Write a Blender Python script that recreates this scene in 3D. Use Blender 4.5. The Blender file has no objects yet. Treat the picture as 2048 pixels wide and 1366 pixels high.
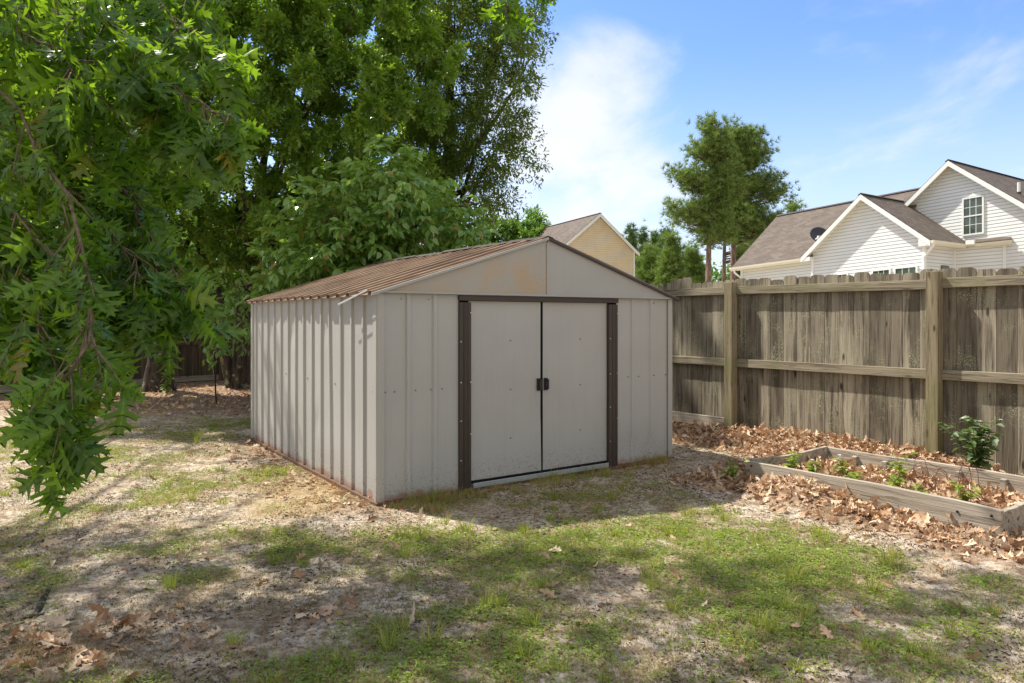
import bpy, math
import numpy as np
from mathutils import Vector, noise as mnoise

# ------------------------------------------------------------------ camera, sky, sun, exposure
SC = bpy.context.scene
F, HZ, CH = 1424.0, 637.0, 1.5            # focal length (px of a 2048 px wide frame), horizon row, eye height (m)
cam_d = bpy.data.cameras.new("camera"); cam = bpy.data.objects.new("camera", cam_d)
SC.collection.objects.link(cam); SC.camera = cam
cam.location = (0, 0, CH); cam.rotation_euler = (math.radians(90), 0, 0)
cam_d.sensor_width = 36; cam_d.lens = F / 2048 * 36
cam_d.shift_y = -(683 - HZ) / 2048
cam_d.clip_start = 0.05; cam_d.clip_end = 3000

SUN_EL = math.radians(54)
SUN_DIR = Vector((-0.865, 0.50, 0)).normalized() * math.cos(SUN_EL) + Vector((0, 0, math.sin(SUN_EL)))   # towards the sun
sd = bpy.data.lights.new("sun", 'SUN'); so = bpy.data.objects.new("sun", sd); SC.collection.objects.link(so)
sd.energy = 4.4; sd.angle = math.radians(0.8); sd.color = (1.0, 0.94, 0.84)
so.rotation_euler = SUN_DIR.to_track_quat('Z', 'Y').to_euler(); so.location = (-20, 15, 30)
SC.view_settings.view_transform = 'Standard'; SC.view_settings.look = 'None'
SC.view_settings.exposure = 0.76
SC.cycles.filter_width = 1.5; SC.cycles.denoising_prefilter = 'ACCURATE'; SC.view_settings.gamma = 1

def new_world():
    w = bpy.data.worlds.new("World"); SC.world = w; w.use_nodes = True
    nt = w.node_tree; N = nt.nodes; L = nt.links
    for n in list(N): N.remove(n)
    out = N.new('ShaderNodeOutputWorld'); bg = N.new('ShaderNodeBackground'); bg.inputs[1].default_value = 0.15
    sky = N.new('ShaderNodeTexSky'); sky.sky_type = 'NISHITA'; sky.sun_disc = False
    sky.sun_elevation = SUN_EL; sky.sun_rotation = math.atan2(SUN_DIR.x, SUN_DIR.y)
    sky.air_density = 1.0; sky.dust_density = 0.6; sky.ozone_density = 2.2; sky.altitude = 0
    hs = N.new('ShaderNodeHueSaturation'); hs.inputs['Saturation'].default_value = 1.2; hs.inputs['Value'].default_value = 1.0
    L.new(sky.outputs[0], hs.inputs['Color'])
    tc = N.new('ShaderNodeTexCoord')
    sep = N.new('ShaderNodeSeparateXYZ'); L.new(tc.outputs['Generated'], sep.inputs[0])
    # cirrus: direction projected on a high flat layer
    mx = N.new('ShaderNodeMath'); mx.operation = 'ADD'; mx.inputs[1].default_value = 0.16; L.new(sep.outputs[2], mx.inputs[0])
    dv = N.new('ShaderNodeVectorMath'); dv.operation = 'DIVIDE'; cb = N.new('ShaderNodeCombineXYZ')
    for i in range(3): L.new(mx.outputs[0], cb.inputs[i])
    L.new(tc.outputs['Generated'], dv.inputs[0]); L.new(cb.outputs[0], dv.inputs[1])
    mp = N.new('ShaderNodeMapping'); L.new(dv.outputs[0], mp.inputs[0])
    mp.inputs['Rotation'].default_value = (0, 0, 0.7); mp.inputs['Scale'].default_value = (1.5, 0.95, 0.0)
    mp.inputs['Location'].default_value = (2.3, 0.4, 0)
    nz = N.new('ShaderNodeTexNoise'); nz.inputs['Scale'].default_value = 1.4; nz.inputs['Detail'].default_value = 9
    nz.inputs['Roughness'].default_value = 0.58; nz.inputs['Distortion'].default_value = 0.35
    L.new(mp.outputs[0], nz.inputs['Vector'])
    # the big soft bank above the roof ridge: falls off with angle from its centre
    def bank(dirv, lo, hi, w8):
        d = Vector(dirv).normalized()
        dt = N.new('ShaderNodeVectorMath'); dt.operation = 'DOT_PRODUCT'; dt.inputs[1].default_value = d
        nrm = N.new('ShaderNodeVectorMath'); nrm.operation = 'NORMALIZE'; L.new(tc.outputs['Generated'], nrm.inputs[0])
        L.new(nrm.outputs[0], dt.inputs[0])
        mr = N.new('ShaderNodeMapRange'); mr.interpolation_type = 'SMOOTHSTEP'
        mr.inputs['From Min'].default_value = lo; mr.inputs['From Max'].default_value = hi; mr.inputs['To Max'].default_value = w8
        L.new(dt.outputs['Value'], mr.inputs['Value']); return mr.outputs[0]
    def add(a, b):
        m = N.new('ShaderNodeMath'); m.operation = 'ADD'
        for i, v in enumerate((a, b)):
            if hasattr(v, 'links'): L.new(v, m.inputs[i])
            else: m.inputs[i].default_value = v
        return m.outputs[0]
    b1 = bank((0.09, 1, 0.22), 0.972, 0.999, 0.27)
    b2 = bank((0.50, 1, 0.42), 0.994, 1.0, 0.10)
    b3 = bank((0.66, 1, 0.36), 0.9975, 1.0, 0.03)
    b4 = bank((0, -1, 0.25), -0.25, 0.45, 0.55)       # unseen cloud added behind the viewer and overhead to whiten the shade fill
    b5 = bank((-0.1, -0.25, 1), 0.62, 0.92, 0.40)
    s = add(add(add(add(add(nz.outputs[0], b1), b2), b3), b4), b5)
    cr = N.new('ShaderNodeMapRange'); cr.interpolation_type = 'SMOOTHSTEP'
    cr.inputs['From Min'].default_value = 0.52; cr.inputs['From Max'].default_value = 0.92; cr.inputs['To Max'].default_value = 0.9
    L.new(s, cr.inputs['Value'])
    # pale air towards the horizon
    hzr = N.new('ShaderNodeMapRange'); hzr.interpolation_type = 'SMOOTHSTEP'
    hzr.inputs['From Min'].default_value = 0.36; hzr.inputs['From Max'].default_value = 0.0; hzr.inputs['To Max'].default_value = 0.72
    L.new(sep.outputs[2], hzr.inputs['Value'])
    m1 = N.new('ShaderNodeMix'); m1.data_type = 'RGBA'; tn = N.new('ShaderNodeMix'); tn.data_type = 'RGBA'; tn.blend_type = 'MULTIPLY'; tn.inputs[0].default_value = 1
    L.new(hs.outputs[0], tn.inputs[6]); tn.inputs[7].default_value = (1.0, 0.90, 1.0, 1)
    L.new(hzr.outputs[0], m1.inputs[0]); L.new(tn.outputs[2], m1.inputs[6])
    m1.inputs[7].default_value = (3.25, 3.7, 4.3, 1)
    m2 = N.new('ShaderNodeMix'); m2.data_type = 'RGBA'; L.new(cr.outputs[0], m2.inputs[0]); L.new(m1.outputs[2], m2.inputs[6])
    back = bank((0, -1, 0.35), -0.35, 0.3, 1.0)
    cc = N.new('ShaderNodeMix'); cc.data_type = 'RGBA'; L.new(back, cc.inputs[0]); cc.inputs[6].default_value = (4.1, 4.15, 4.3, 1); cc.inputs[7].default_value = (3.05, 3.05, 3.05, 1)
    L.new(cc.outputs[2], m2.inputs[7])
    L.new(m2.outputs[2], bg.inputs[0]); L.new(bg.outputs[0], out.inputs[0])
new_world()

# ------------------------------------------------------------------ helpers
rng = np.random.default_rng(7)
def G(px, py, z=0.0):
    Y = (CH - z) * F / (py - HZ); return ((px - 1024) / F * Y, Y, z)
def P(px, py, Y): return np.array(((px - 1024) / F * Y, Y, CH + (HZ - py) / F * Y))

def link(o, parent=None):
    SC.collection.objects.link(o)
    if parent is not None: o.parent = parent
    return o
def tag(o, label=None, cat=None, group=None, kind=None):
    if label: o['label'] = label
    if cat: o['category'] = cat
    if group: o['group'] = group
    if kind: o['kind'] = kind
    return o
def empty(name, loc=(0, 0, 0), rz=0.0, label=None, cat=None, group=None):
    o = bpy.data.objects.new(name, None); o.location = loc; o.rotation_euler = (0, 0, rz); o.empty_display_size = 0.1
    SC.collection.objects.link(o); return tag(o, label, cat, group)

def mesh_np(name, V, faces, mat, parent=None, smooth=False, attrs=None, off=None, uv=None):
    """V (n,3); faces: list of int arrays (m,k)."""
    V = np.asarray(V, dtype=np.float32)
    if off is not None: V = V - np.asarray(off, dtype=np.float32)
    me = bpy.data.meshes.new(name)
    faces = [np.asarray(f, dtype=np.int32) for f in faces if len(f)]
    sizes = np.concatenate([np.full(len(f), f.shape[1], dtype=np.int32) for f in faces])
    flat = np.concatenate([f.ravel() for f in faces])
    me.vertices.add(len(V)); me.vertices.foreach_set('co', V.ravel())
    me.loops.add(len(flat)); me.loops.foreach_set('vertex_index', flat)
    me.polygons.add(len(sizes))
    st = np.zeros(len(sizes), dtype=np.int32); st[1:] = np.cumsum(sizes)[:-1]
    me.polygons.foreach_set('loop_start', st)
    me.polygons.foreach_set('use_smooth', np.full(len(sizes), smooth))
    if attrs:
        for k, arr in attrs.items():
            arr = np.asarray(arr, dtype=np.float32)
            if arr.ndim == 1:
                a = me.attributes.new(k, 'FLOAT', 'POINT'); a.data.foreach_set('value', arr)
            else:
                a = me.attributes.new(k, 'FLOAT_COLOR', 'POINT'); a.data.foreach_set('color', arr.ravel())
    me.update(calc_edges=True); me.validate()
    if mat: me.materials.append(mat)
    o = bpy.data.objects.new(name, me); return link(o, parent)

class MB:
    """Collects simple solids, builds them as one mesh."""
    def __init__(s): s.V = []; s.Fq = []; s.n = 0; s.polys = []
    def poly(s, vs, fs):
        s.V.extend([tuple(v) for v in vs]); s.polys.extend([tuple(i + s.n for i in f) for f in fs]); s.n += len(vs); return s
    def box(s, a, b, M=None):
        x0, y0, z0 = a; x1, y1, z1 = b
        vs = [(x0,y0,z0),(x1,y0,z0),(x1,y1,z0),(x0,y1,z0),(x0,y0,z1),(x1,y0,z1),(x1,y1,z1),(x0,y1,z1)]
        if M: vs = [M(*v) for v in vs]
        return s.poly(vs, [(3,2,1,0),(4,5,6,7),(0,1,5,4),(1,2,6,5),(2,3,7,6),(3,0,4,7)])
    def prism(s, pts, t0, t1, M):
        """pts: list of (p,z) outline, extruded t0..t1; M(p,t,z)->xyz"""
        n = len(pts); vs = [M(p, t0, z) for p, z in pts] + [M(p, t1, z) for p, z in pts]
        fs = [tuple(range(n)), tuple(range(2*n-1, n-1, -1))] + [(i, i+n, (i+1) % n + n, (i+1) % n) for i in range(n)]
        return s.poly(vs, fs)
    def tube(s, pts, rad, k=8, cap=True):
        V, Fc = tube_np(pts, rad, k)
        base = s.n; s.V.extend([tuple(v) for v in V]); s.polys.extend([tuple(int(i)+base for i in f) for f in Fc]); s.n += len(V)
        if cap:
            s.polys.append(tuple(base + i for i in range(k))[::-1]); s.polys.append(tuple(base + len(V) - k + i for i in range(k)))
        return s
    def build(s, name, mat, parent=None, bevel=0.0, smooth=False, off=None):
        me = bpy.data.meshes.new(name)
        V = s.V if off is None else [(v[0]-off[0], v[1]-off[1], v[2]-off[2]) for v in s.V]
        me.from_pydata(V, [], s.polys); me.update()
        if smooth: me.polygons.foreach_set('use_smooth', [True]*len(me.polygons))
        me.materials.append(mat); o = link(bpy.data.objects.new(name, me), parent)
        import bmesh
        bm = bmesh.new(); bm.from_mesh(me); bmesh.ops.recalc_face_normals(bm, faces=bm.faces)
        bm.to_mesh(me); bm.free()
        if bevel > 0:
            m = o.modifiers.new('bevel', 'BEVEL'); m.width = bevel; m.segments = 2; m.limit_method = 'ANGLE'; m.angle_limit = math.radians(40)
        return o

def tube_np(pts, rad, k=8):
    pts = np.asarray(pts, float); n = len(pts); rad = np.broadcast_to(np.asarray(rad, float), (n,))
    T = np.gradient(pts, axis=0); T /= np.linalg.norm(T, axis=1, keepdims=True) + 1e-9
    up = np.array([0.31, 0.17, 0.93]); V = np.zeros((n, k, 3)); ang = np.arange(k) * 2*np.pi/k
    for i in range(n):
        a = np.cross(T[i], up); a /= np.linalg.norm(a) + 1e-9; b = np.cross(T[i], a)
        V[i] = pts[i] + rad[i] * (np.cos(ang)[:, None]*a + np.sin(ang)[:, None]*b)
    i, j = np.meshgrid(np.arange(n-1), np.arange(k), indexing='ij')
    q = np.stack([i*k+j, i*k+(j+1) % k, (i+1)*k+(j+1) % k, (i+1)*k+j], -1).reshape(-1, 4)
    return V.reshape(-1, 3), q
class Tubes:
    def __init__(s): s.V = []; s.F = []; s.n = 0
    def add(s, pts, rad, k=6):
        V, f = tube_np(pts, rad, k); s.V.append(V); s.F.append(f + s.n); s.n += len(V)
    def build(s, name, mat, parent=None, off=None):
        return mesh_np(name, np.concatenate(s.V), [np.concatenate(s.F)], mat, parent, True, off=off)

def bake(PV, PF, R, T, S):
    """copies of a prototype: PV (k,3), PF (m,c); R (N,3,3), T (N,3), S (N,)"""
    N, k = len(T), len(PV)
    V = np.einsum('nij,kj->nki', R, PV) * S[:, None, None] + T[:, None, :]
    Fc = (PF[None] + (np.arange(N) * k)[:, None, None]).reshape(-1, PF.shape[1])
    return V.reshape(-1, 3), Fc
def frames(D, N, r=None):
    """rotation matrices whose local +Y is D and whose local +Z is near N"""
    D = D / (np.linalg.norm(D, axis=1, keepdims=True) + 1e-9)
    X = np.cross(D, N); X /= np.linalg.norm(X, axis=1, keepdims=True) + 1e-9
    Z = np.cross(X, D); return np.stack([X, D, Z], axis=-1)
def unit(n, r=rng):
    v = r.normal(size=(n, 3)); return v / np.linalg.norm(v, axis=1, keepdims=True)

# value noise
_LAT = np.random.default_rng(3).random((256, 256))
def vnoise(x, y):
    xi = np.floor(x).astype(int); yi = np.floor(y).astype(int); fx = x - xi; fy = y - yi
    fx = fx*fx*(3-2*fx); fy = fy*fy*(3-2*fy)
    g = lambda a, b: _LAT[a & 255, b & 255]
    return (g(xi, yi)*(1-fx) + g(xi+1, yi)*fx)*(1-fy) + (g(xi, yi+1)*(1-fx) + g(xi+1, yi+1)*fx)*fy
def fbm(x, y, o=4, s=1.0):
    t = 0; a = 0.5; tot = 0
    for i in range(o):
        t = t + a*vnoise(x*s + 17*i, y*s + 31*i); tot += a; a *= 0.5; s *= 2.03
    return t / tot
def sstep(a, b, x):
    t = np.clip((x-a)/(b-a), 0, 1); return t*t*(3-2*t)

# ------------------------------------------------------------------ materials
def srgb(r, g, b):
    f = lambda c: (c/255/12.92) if c/255 <= 0.04045 else ((c/255+0.055)/1.055)**2.4
    return (f(r), f(g), f(b), 1)
class Mat:
    def __init__(s, name, rough=0.7, spec=0.5, metal=0.0):
        s.m = bpy.data.materials.new(name); s.m.use_nodes = True; s.nt = s.m.node_tree; s.N = s.nt.nodes; s.L = s.nt.links
        s.b = s.N['Principled BSDF']; s.b.inputs['Roughness'].default_value = rough; s.b.inputs['Metallic'].default_value = metal
        s.b.inputs['Specular IOR Level'].default_value = spec; s.tc = s.N.new('ShaderNodeTexCoord')
        s.co = s.tc.outputs['Object']
    def geo_rand(s):
        g = s.N.new('ShaderNodeNewGeometry'); return g.outputs['Random Per Island']
    def mapping(s, scale=(1, 1, 1), vec=None, loc=(0, 0, 0), rot=(0, 0, 0)):
        m = s.N.new('ShaderNodeMapping'); s.L.new(vec or s.co, m.inputs[0]); m.inputs['Scale'].default_value = scale
        m.inputs['Location'].default_value = loc; m.inputs['Rotation'].default_value = rot; return m.outputs[0]
    def island_offset(s, k=37.0, vec=None):
        a = s.N.new('ShaderNodeVectorMath'); a.operation = 'SCALE'; a.inputs[0].default_value = (k, k*0.7, k*1.3)
        s.L.new(s.geo_rand(), a.inputs['Scale'])
        b = s.N.new('ShaderNodeVectorMath'); b.operation = 'ADD'; s.L.new(vec or s.co, b.inputs[0]); s.L.new(a.outputs[0], b.inputs[1]); return b.outputs[0]
    def noise(s, scale=5, detail=4, rough=0.55, vec=None, dist=0.0):
        n = s.N.new('ShaderNodeTexNoise'); n.inputs['Scale'].default_value = scale; n.inputs['Detail'].default_value = detail
        n.inputs['Roughness'].default_value = rough; n.inputs['Distortion'].default_value = dist
        s.L.new(vec or s.co, n.inputs['Vector']); return n.outputs[0]
    def vor(s, scale=5, vec=None, feature='F1', rnd=1.0):
        n = s.N.new('ShaderNodeTexVoronoi'); n.feature = feature; n.inputs['Scale'].default_value = scale; n.inputs['Randomness'].default_value = rnd
        s.L.new(vec or s.co, n.inputs['Vector']); return n.outputs['Distance']
    def rng(s, v, a, b, c=0.0, d=1.0, smooth=True):
        m = s.N.new('ShaderNodeMapRange'); m.interpolation_type = 'SMOOTHSTEP' if smooth else 'LINEAR'
        m.inputs['From Min'].default_value = a; m.inputs['From Max'].default_value = b
        m.inputs['To Min'].default_value = c; m.inputs['To Max'].default_value = d; s.L.new(v, m.inputs['Value']); return m.outputs[0]
    def math(s, op, a, b=None):
        m = s.N.new('ShaderNodeMath'); m.operation = op
        for i, v in enumerate((a, b)):
            if v is None: continue
            if isinstance(v, (int, float)): m.inputs[i].default_value = v
            else: s.L.new(v, m.inputs[i])
        return m.outputs[0]
    def mix(s, f, a, b, mode='MIX'):
        m = s.N.new('ShaderNodeMix'); m.data_type = 'RGBA'; m.blend_type = mode
        if isinstance(f, (int, float)): m.inputs[0].default_value = f
        else: s.L.new(f, m.inputs[0])
        for i, v in ((6, a), (7, b)):
            if isinstance(v, tuple): m.inputs[i].default_value = v
            else: s.L.new(v, m.inputs[i])
        return m.outputs[2]
    def attr(s, name, fac=True):
        a = s.N.new('ShaderNodeAttribute'); a.attribute_name = name; return a.outputs['Fac' if fac else 'Color']
    def sepz(s, i=2, vec=None):
        n = s.N.new('ShaderNodeSeparateXYZ'); s.L.new(vec or s.co, n.inputs[0]); return n.outputs[i]
    def color(s, c):
        if isinstance(c, tuple): s.b.inputs['Base Color'].default_value = c
        else: s.L.new(c, s.b.inputs['Base Color'])
        return s
    def rough(s, r): s.L.new(r, s.b.inputs['Roughness']); return s
    def bump(s, h, strength=0.3, dist=0.01):
        n = s.N.new('ShaderNodeBump'); n.inputs['Strength'].default_value = strength; n.inputs['Distance'].default_value = dist
        s.L.new(h, n.inputs['Height'])
        if s.b.inputs['Normal'].is_linked: s.L.new(s.b.inputs['Normal'].links[0].from_socket, n.inputs['Normal'])
        s.L.new(n.outputs[0], s.b.inputs['Normal']); return s
    def translucent(s, col, fac):
        t = s.N.new('ShaderNodeBsdfTranslucent')
        if isinstance(col, tuple): t.inputs[0].default_value = col
        else: s.L.new(col, t.inputs[0])
        mx = s.N.new('ShaderNodeMixShader'); mx.inputs[0].default_value = fac
        s.L.new(s.b.outputs[0], mx.inputs[1]); s.L.new(t.outputs[0], mx.inputs[2])
        s.L.new(mx.outputs[0], s.N['Material Output'].inputs[0]); return s

def plain(name, c, rough=0.6, metal=0.0, var=0.12, sc=6.0):
    m = Mat(name, rough, metal=metal); n = m.noise(sc, 5)
    dk = tuple(x*(1-var) for x in c[:3]) + (1,); lt = tuple(min(1, x*(1+var)) for x in c[:3]) + (1,)
    return m.color(m.mix(n, dk, lt)).m

def leaf_mat(name, c1, c2, tr, rough=0.42, fac=0.35, spec=0.5, rib=None, young=None, yl=0.93):
    m = Mat(name, rough, spec); r = m.geo_rand()
    c = m.mix(r, c1, c2)
    big = m.rng(m.noise(0.9, 3), 0.35, 0.65)
    c = m.mix(m.math('MULTIPLY', big, 0.45), c, c2)
    if young: c = m.mix(m.rng(r, yl, yl+.04), c, young)
    fine = m.noise(60, 2); c = m.mix(m.math('MULTIPLY', fine, 0.25), c, tuple(x*0.5 for x in c1[:3]) + (1,))
    if rib:
        a = m.attr('rib'); c = m.mix(m.rng(a, 0.86, 0.99), c, rib)
    m.color(c); m.bump(m.noise(45, 2), 0.25, 0.002)
    m.translucent(m.mix(r, tr, tuple(x*1.35 for x in tr[:3]) + (1,)), fac); return m.m

M = {}
M['oak'] = leaf_mat('oak_leaf', srgb(44, 80, 30), srgb(90, 126, 42), srgb(142, 180, 36), 0.32, 0.46, rib=srgb(120, 150, 60), young=srgb(140, 124, 50), yl=.955)
M['pinoak'] = leaf_mat('spiky_leaf', srgb(64, 98, 42), srgb(128, 162, 70), srgb(150, 184, 44), 0.27, 0.38, young=srgb(150, 160, 50))
M['water'] = leaf_mat('small_leaf', srgb(60, 86, 38), srgb(106, 130, 56), srgb(140, 164, 44), 0.40, 0.34)
M['laurel'] = leaf_mat('glossy_leaf', srgb(84, 124, 54), srgb(146, 178, 98), srgb(160, 198, 74), 0.22, 0.33, spec=0.75, young=srgb(150, 90, 50))
M['far'] = leaf_mat('distant_leaf', srgb(74, 110, 44), srgb(108, 140, 56), srgb(120, 160, 50), 0.55, 0.33)
M['needle'] = leaf_mat('pine_needle', srgb(86, 116, 54), srgb(144, 166, 84), srgb(130, 156, 56), 0.5, 0.28)
M['needle2'] = leaf_mat('dark_needle', srgb(66, 96, 56), srgb(98, 126, 66), srgb(100, 134, 50), 0.5, 0.25)
M['weed'] = leaf_mat('weed_leaf', srgb(84, 112, 44), srgb(150, 170, 64), srgb(172, 196, 58), 0.45, 0.35)
M['grass'] = leaf_mat('grass_blade', srgb(92, 112, 42), srgb(168, 170, 80), srgb(176, 192, 64), 0.5, 0.35, young=srgb(196, 176, 116), yl=0.78)
M['nettle'] = leaf_mat('dull_weed_leaf', srgb(66, 92, 54), srgb(116, 138, 88), srgb(120, 150, 60), 0.5, 0.25, young=srgb(170, 150, 120))
M['straw'] = leaf_mat('dry_blade', srgb(168, 142, 92), srgb(196, 172, 122), srgb(190, 160, 100), 0.6, 0.25)

M['sprig'] = leaf_mat('dull_sprig', srgb(96, 92, 54), srgb(164, 144, 100), srgb(150, 150, 70), 0.6, 0.2, young=srgb(110, 140, 50))
def bark(name, c1, c2, sc=1.0, lichen=None):
    m = Mat(name, 0.9, 0.2); v = m.mapping((14*sc, 14*sc, 3.2*sc)); n = m.noise(1, 6, 0.65, v, 0.6); vv = m.vor(1.1, v)
    c = m.mix(m.rng(n, 0.35, 0.65), c1, c2); c = m.mix(m.rng(vv, 0.1, 0.45, 0.6, 0), c, tuple(x*0.35 for x in c1[:3]) + (1,))
    if lichen: c = m.mix(m.rng(m.noise(7, 5), 0.58, 0.66), c, lichen)
    return m.color(c).bump(n, 0.8, 0.02).bump(vv, 0.6, 0.02).m
M['bark'] = bark('oak_bark', srgb(58, 50, 44), srgb(88, 79, 70), 1, srgb(140, 146, 120))
M['twig'] = bark('twig_bark', srgb(104, 90, 74), srgb(134, 118, 98), 3)
M['pinebark'] = bark('pine_bark', srgb(104, 88, 76), srgb(140, 122, 108), 0.7)

def wood(name, base, dark, light, green=None, axis='z', grain=1.0, rough=0.85, gz=None, knots=True, lichen=None):
    m = Mat(name, rough, 0.25); v = m.island_offset(41.0)
    sc = {'z': (46, 46, 2.2), 'x': (2.2, 46, 46)}[axis]
    v1 = m.mapping(tuple(x*grain for x in sc), v); n = m.noise(1, 7, 0.62, v1, 0.8)
    v2 = m.mapping(tuple(x*grain*0.22 for x in sc), v); n2 = m.noise(1, 4, 0.6, v2, 1.4)
    c = m.mix(m.rng(n2, 0.3, 0.7), dark, light); c = m.mix(m.rng(n, 0.36, 0.62, 0.75, 0), c, base)
    c = m.mix(m.rng(n, 0.54, 0.66, 0, 0.8), c, tuple(x*0.32 for x in dark[:3]) + (1,))
    r = m.geo_rand(); c = m.mix(m.math('MULTIPLY', r, 0.75), c, dark)
    if axis == 'z': c = m.mix(m.rng(m.noise(1, 5, 0.65, m.mapping((9, 9, 0.7), v), 0.5), 0.49, 0.65, 0, 0.7), c, tuple(x*0.5 for x in dark[:3]) + (1,))
    if knots:
        kv = m.mapping((5.5, 5.5, 1.9) if axis == 'z' else (1.7, 5.5, 5.5), v); k = m.vor(1.0, kv)
        c = m.mix(m.rng(k, 0.05, 0.11, 0.85, 0), c, tuple(x*0.22 for x in dark[:3]) + (1,))
    if lichen:
        l = m.math('MULTIPLY', m.rng(m.noise(90, 4, 0.7, v), 0.53, 0.60), m.rng(m.noise(3.0, 4, 0.6, v), 0.45, 0.62))
        c = m.mix(l, c, lichen)
    if green:
        g = m.noise(2.4, 4, 0.6, v); gm = m.rng(g, 0.46, 0.68, 0, 0.6)
        if gz: gm = m.math('MAXIMUM', gm, m.rng(m.sepz(), gz[1], gz[0], 0, 0.6))
        c = m.mix(gm, c, green)
    return m.color(c).bump(n, 0.9, 0.008).m
M['picket'] = wood('weathered_picket', srgb(162, 153, 136), srgb(96, 87, 74), srgb(188, 177, 154), None, lichen=srgb(170, 172, 140))
M['post'] = wood('fence_post_wood', srgb(152, 140, 114), srgb(112, 100, 78), srgb(174, 162, 134), srgb(126, 124, 82), gz=(0.0, 0.7))
M['rail'] = wood('fence_rail_wood', srgb(156, 146, 126), srgb(112, 101, 84), srgb(178, 168, 146), srgb(122, 122, 86), axis='x')
M['bedwood'] = wood('bed_board_wood', srgb(178, 168, 152), srgb(124, 114, 100), srgb(200, 191, 176), None, axis='x')
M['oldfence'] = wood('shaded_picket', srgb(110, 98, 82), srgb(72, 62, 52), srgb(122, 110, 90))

def shed_metal(name, base, rust_h=0.135, streak=0.0, stain=None):
    m = Mat(name, 0.46, 0.45); n = m.noise(1.6, 5); c = m.mix(m.rng(n, 0.3, 0.7), tuple(x*0.93 for x in base[:3]) + (1,), base)
    sv = m.mapping((30, 30, 0.9)); s = m.noise(1, 4, 0.6, sv); c = m.mix(m.rng(s, 0.5, 0.8, 0, 0.16), c, srgb(156, 144, 122))
    z = m.sepz(); zz = m.math('ADD', z, m.math('MULTIPLY', m.noise(9, 5), -0.22))
    rust = m.mix(m.noise(40, 4), srgb(120, 66, 34), srgb(176, 116, 66))
    c = m.mix(m.rng(zz, rust_h - 0.145, rust_h - 0.22, 0, 0.6), c, rust)
    dirt = m.math('MULTIPLY', m.rng(z, 0.40, 0.02, 0, 1 if rust_h > 0 else 0), m.rng(m.noise(55, 5, 0.7), 0.52, 0.62)); c = m.mix(m.math('MULTIPLY', dirt, 0.6), c, srgb(110, 84, 62))
    sp = m.vor(16, m.mapping((1, 1, 1))); c = m.mix(m.rng(sp, 0.012, 0.035, 0.7, 0), c, srgb(120, 92, 66))
    if stain:
        c = stain(m, c)
    m.color(c); m.rough(m.rng(m.noise(3, 5), 0.3, 0.7, 0.38, 0.55))
    return m.bump(m.noise(2.2, 2), 0.10, 0.008).bump(m.noise(300, 2), 0.05, 0.001).m
PAINT = srgb(180, 179, 175)
M['shed'] = shed_metal('grey_painted_steel', PAINT)
M['shedtrim'] = shed_metal('grey_trim_steel', srgb(180, 178, 172), 0.12)
def rust_gable(m, c):
    x = m.sepz(0); z = m.sepz(2)
    a = m.math('MULTIPLY', m.rng(x, 0.25, 1.5, 0.25, 1), m.rng(z, 0.46, 0.16, 0, 1))
    edge = m.rng(z, 0.10, 0.0, 0, 0.9)
    a = m.math('MAXIMUM', m.math('MULTIPLY', a, 0.95), edge)
    st = m.noise(1, 5, 0.6, m.mapping((6, 6, 4.5))); k = m.math('MULTIPLY', a, m.rng(st, 0.3, 0.62))
    c = m.mix(m.math('MULTIPLY', k, 0.5), c, srgb(190, 152, 98))
    fine = m.math('MULTIPLY', a, m.rng(m.noise(1, 5, 0.7, m.mapping((60, 60, 30))), 0.60, 0.66)); return m.mix(m.math('MULTIPLY', fine, 0.6), c, srgb(150, 92, 44))
M['gable_rust'] = shed_metal('gable_rust_stained', srgb(172, 169, 161), -2, stain=rust_gable)
M['gable'] = shed_metal('gable_grey_steel', srgb(172, 171, 166), -2)
def roofm():
    m = Mat('brown_roof_steel', 0.5, 0.4); n = m.noise(2.2, 6, 0.65); s = m.noise(1, 5, 0.65, m.mapping((1.2, 24, 1.2)))
    c = m.mix(m.rng(n, 0.35, 0.65), srgb(112, 88, 68), srgb(144, 118, 92)); c = m.mix(m.rng(s, 0.5, 0.75, 0, 0.35), c, srgb(150, 92, 58))
    c = m.mix(m.rng(m.noise(22, 4, 0.6), 0.66, 0.72, 0, 0.6), c, srgb(120, 72, 46))
    return m.color(c).rough(m.rng(n, 0.3, 0.7, 0.42, 0.7)).m
M['roof'] = roofm()
M['brown'] = plain('dark_brown_frame', srgb(62, 51, 44), 0.45, var=0.18, sc=14)
M['black'] = plain('black_plastic', srgb(34, 34, 36), 0.4)
M['dark'] = plain('dark_interior', srgb(22, 20, 18), 0.9)
M['track'] = plain('galvanised_track', srgb(190, 200, 205), 0.3, 0.6, 0.2, 30)
M['screw'] = plain('screw_steel', srgb(120, 110, 100), 0.4, 0.5)
M['base'] = plain('rusty_base_frame', srgb(104, 78, 58), 0.85, var=0.4, sc=25)
M['white'] = plain('white_vinyl', srgb(232, 236, 232), 0.45, var=0.03, sc=1.5)
M['soffit'] = plain('cream_soffit', srgb(226, 224, 204), 0.5, var=0.05, sc=3)
def sidingm(name, c, st):
    m = Mat(name, 0.5, 0.35); n = m.noise(1.1, 5, 0.6); return m.color(m.mix(m.rng(n, 0.4, 0.75, 0, 0.5), c, st)).m
M['wsiding'] = sidingm('white_siding', srgb(226, 231, 230), srgb(212, 218, 212))
M['bsiding'] = sidingm('beige_siding', srgb(220, 206, 174), srgb(196, 176, 140))
M['lap_shade'] = plain('siding_lap_shade', srgb(186, 188, 186), 0.8)  # greyer underside of each lap: its shade line put into the colour
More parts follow.
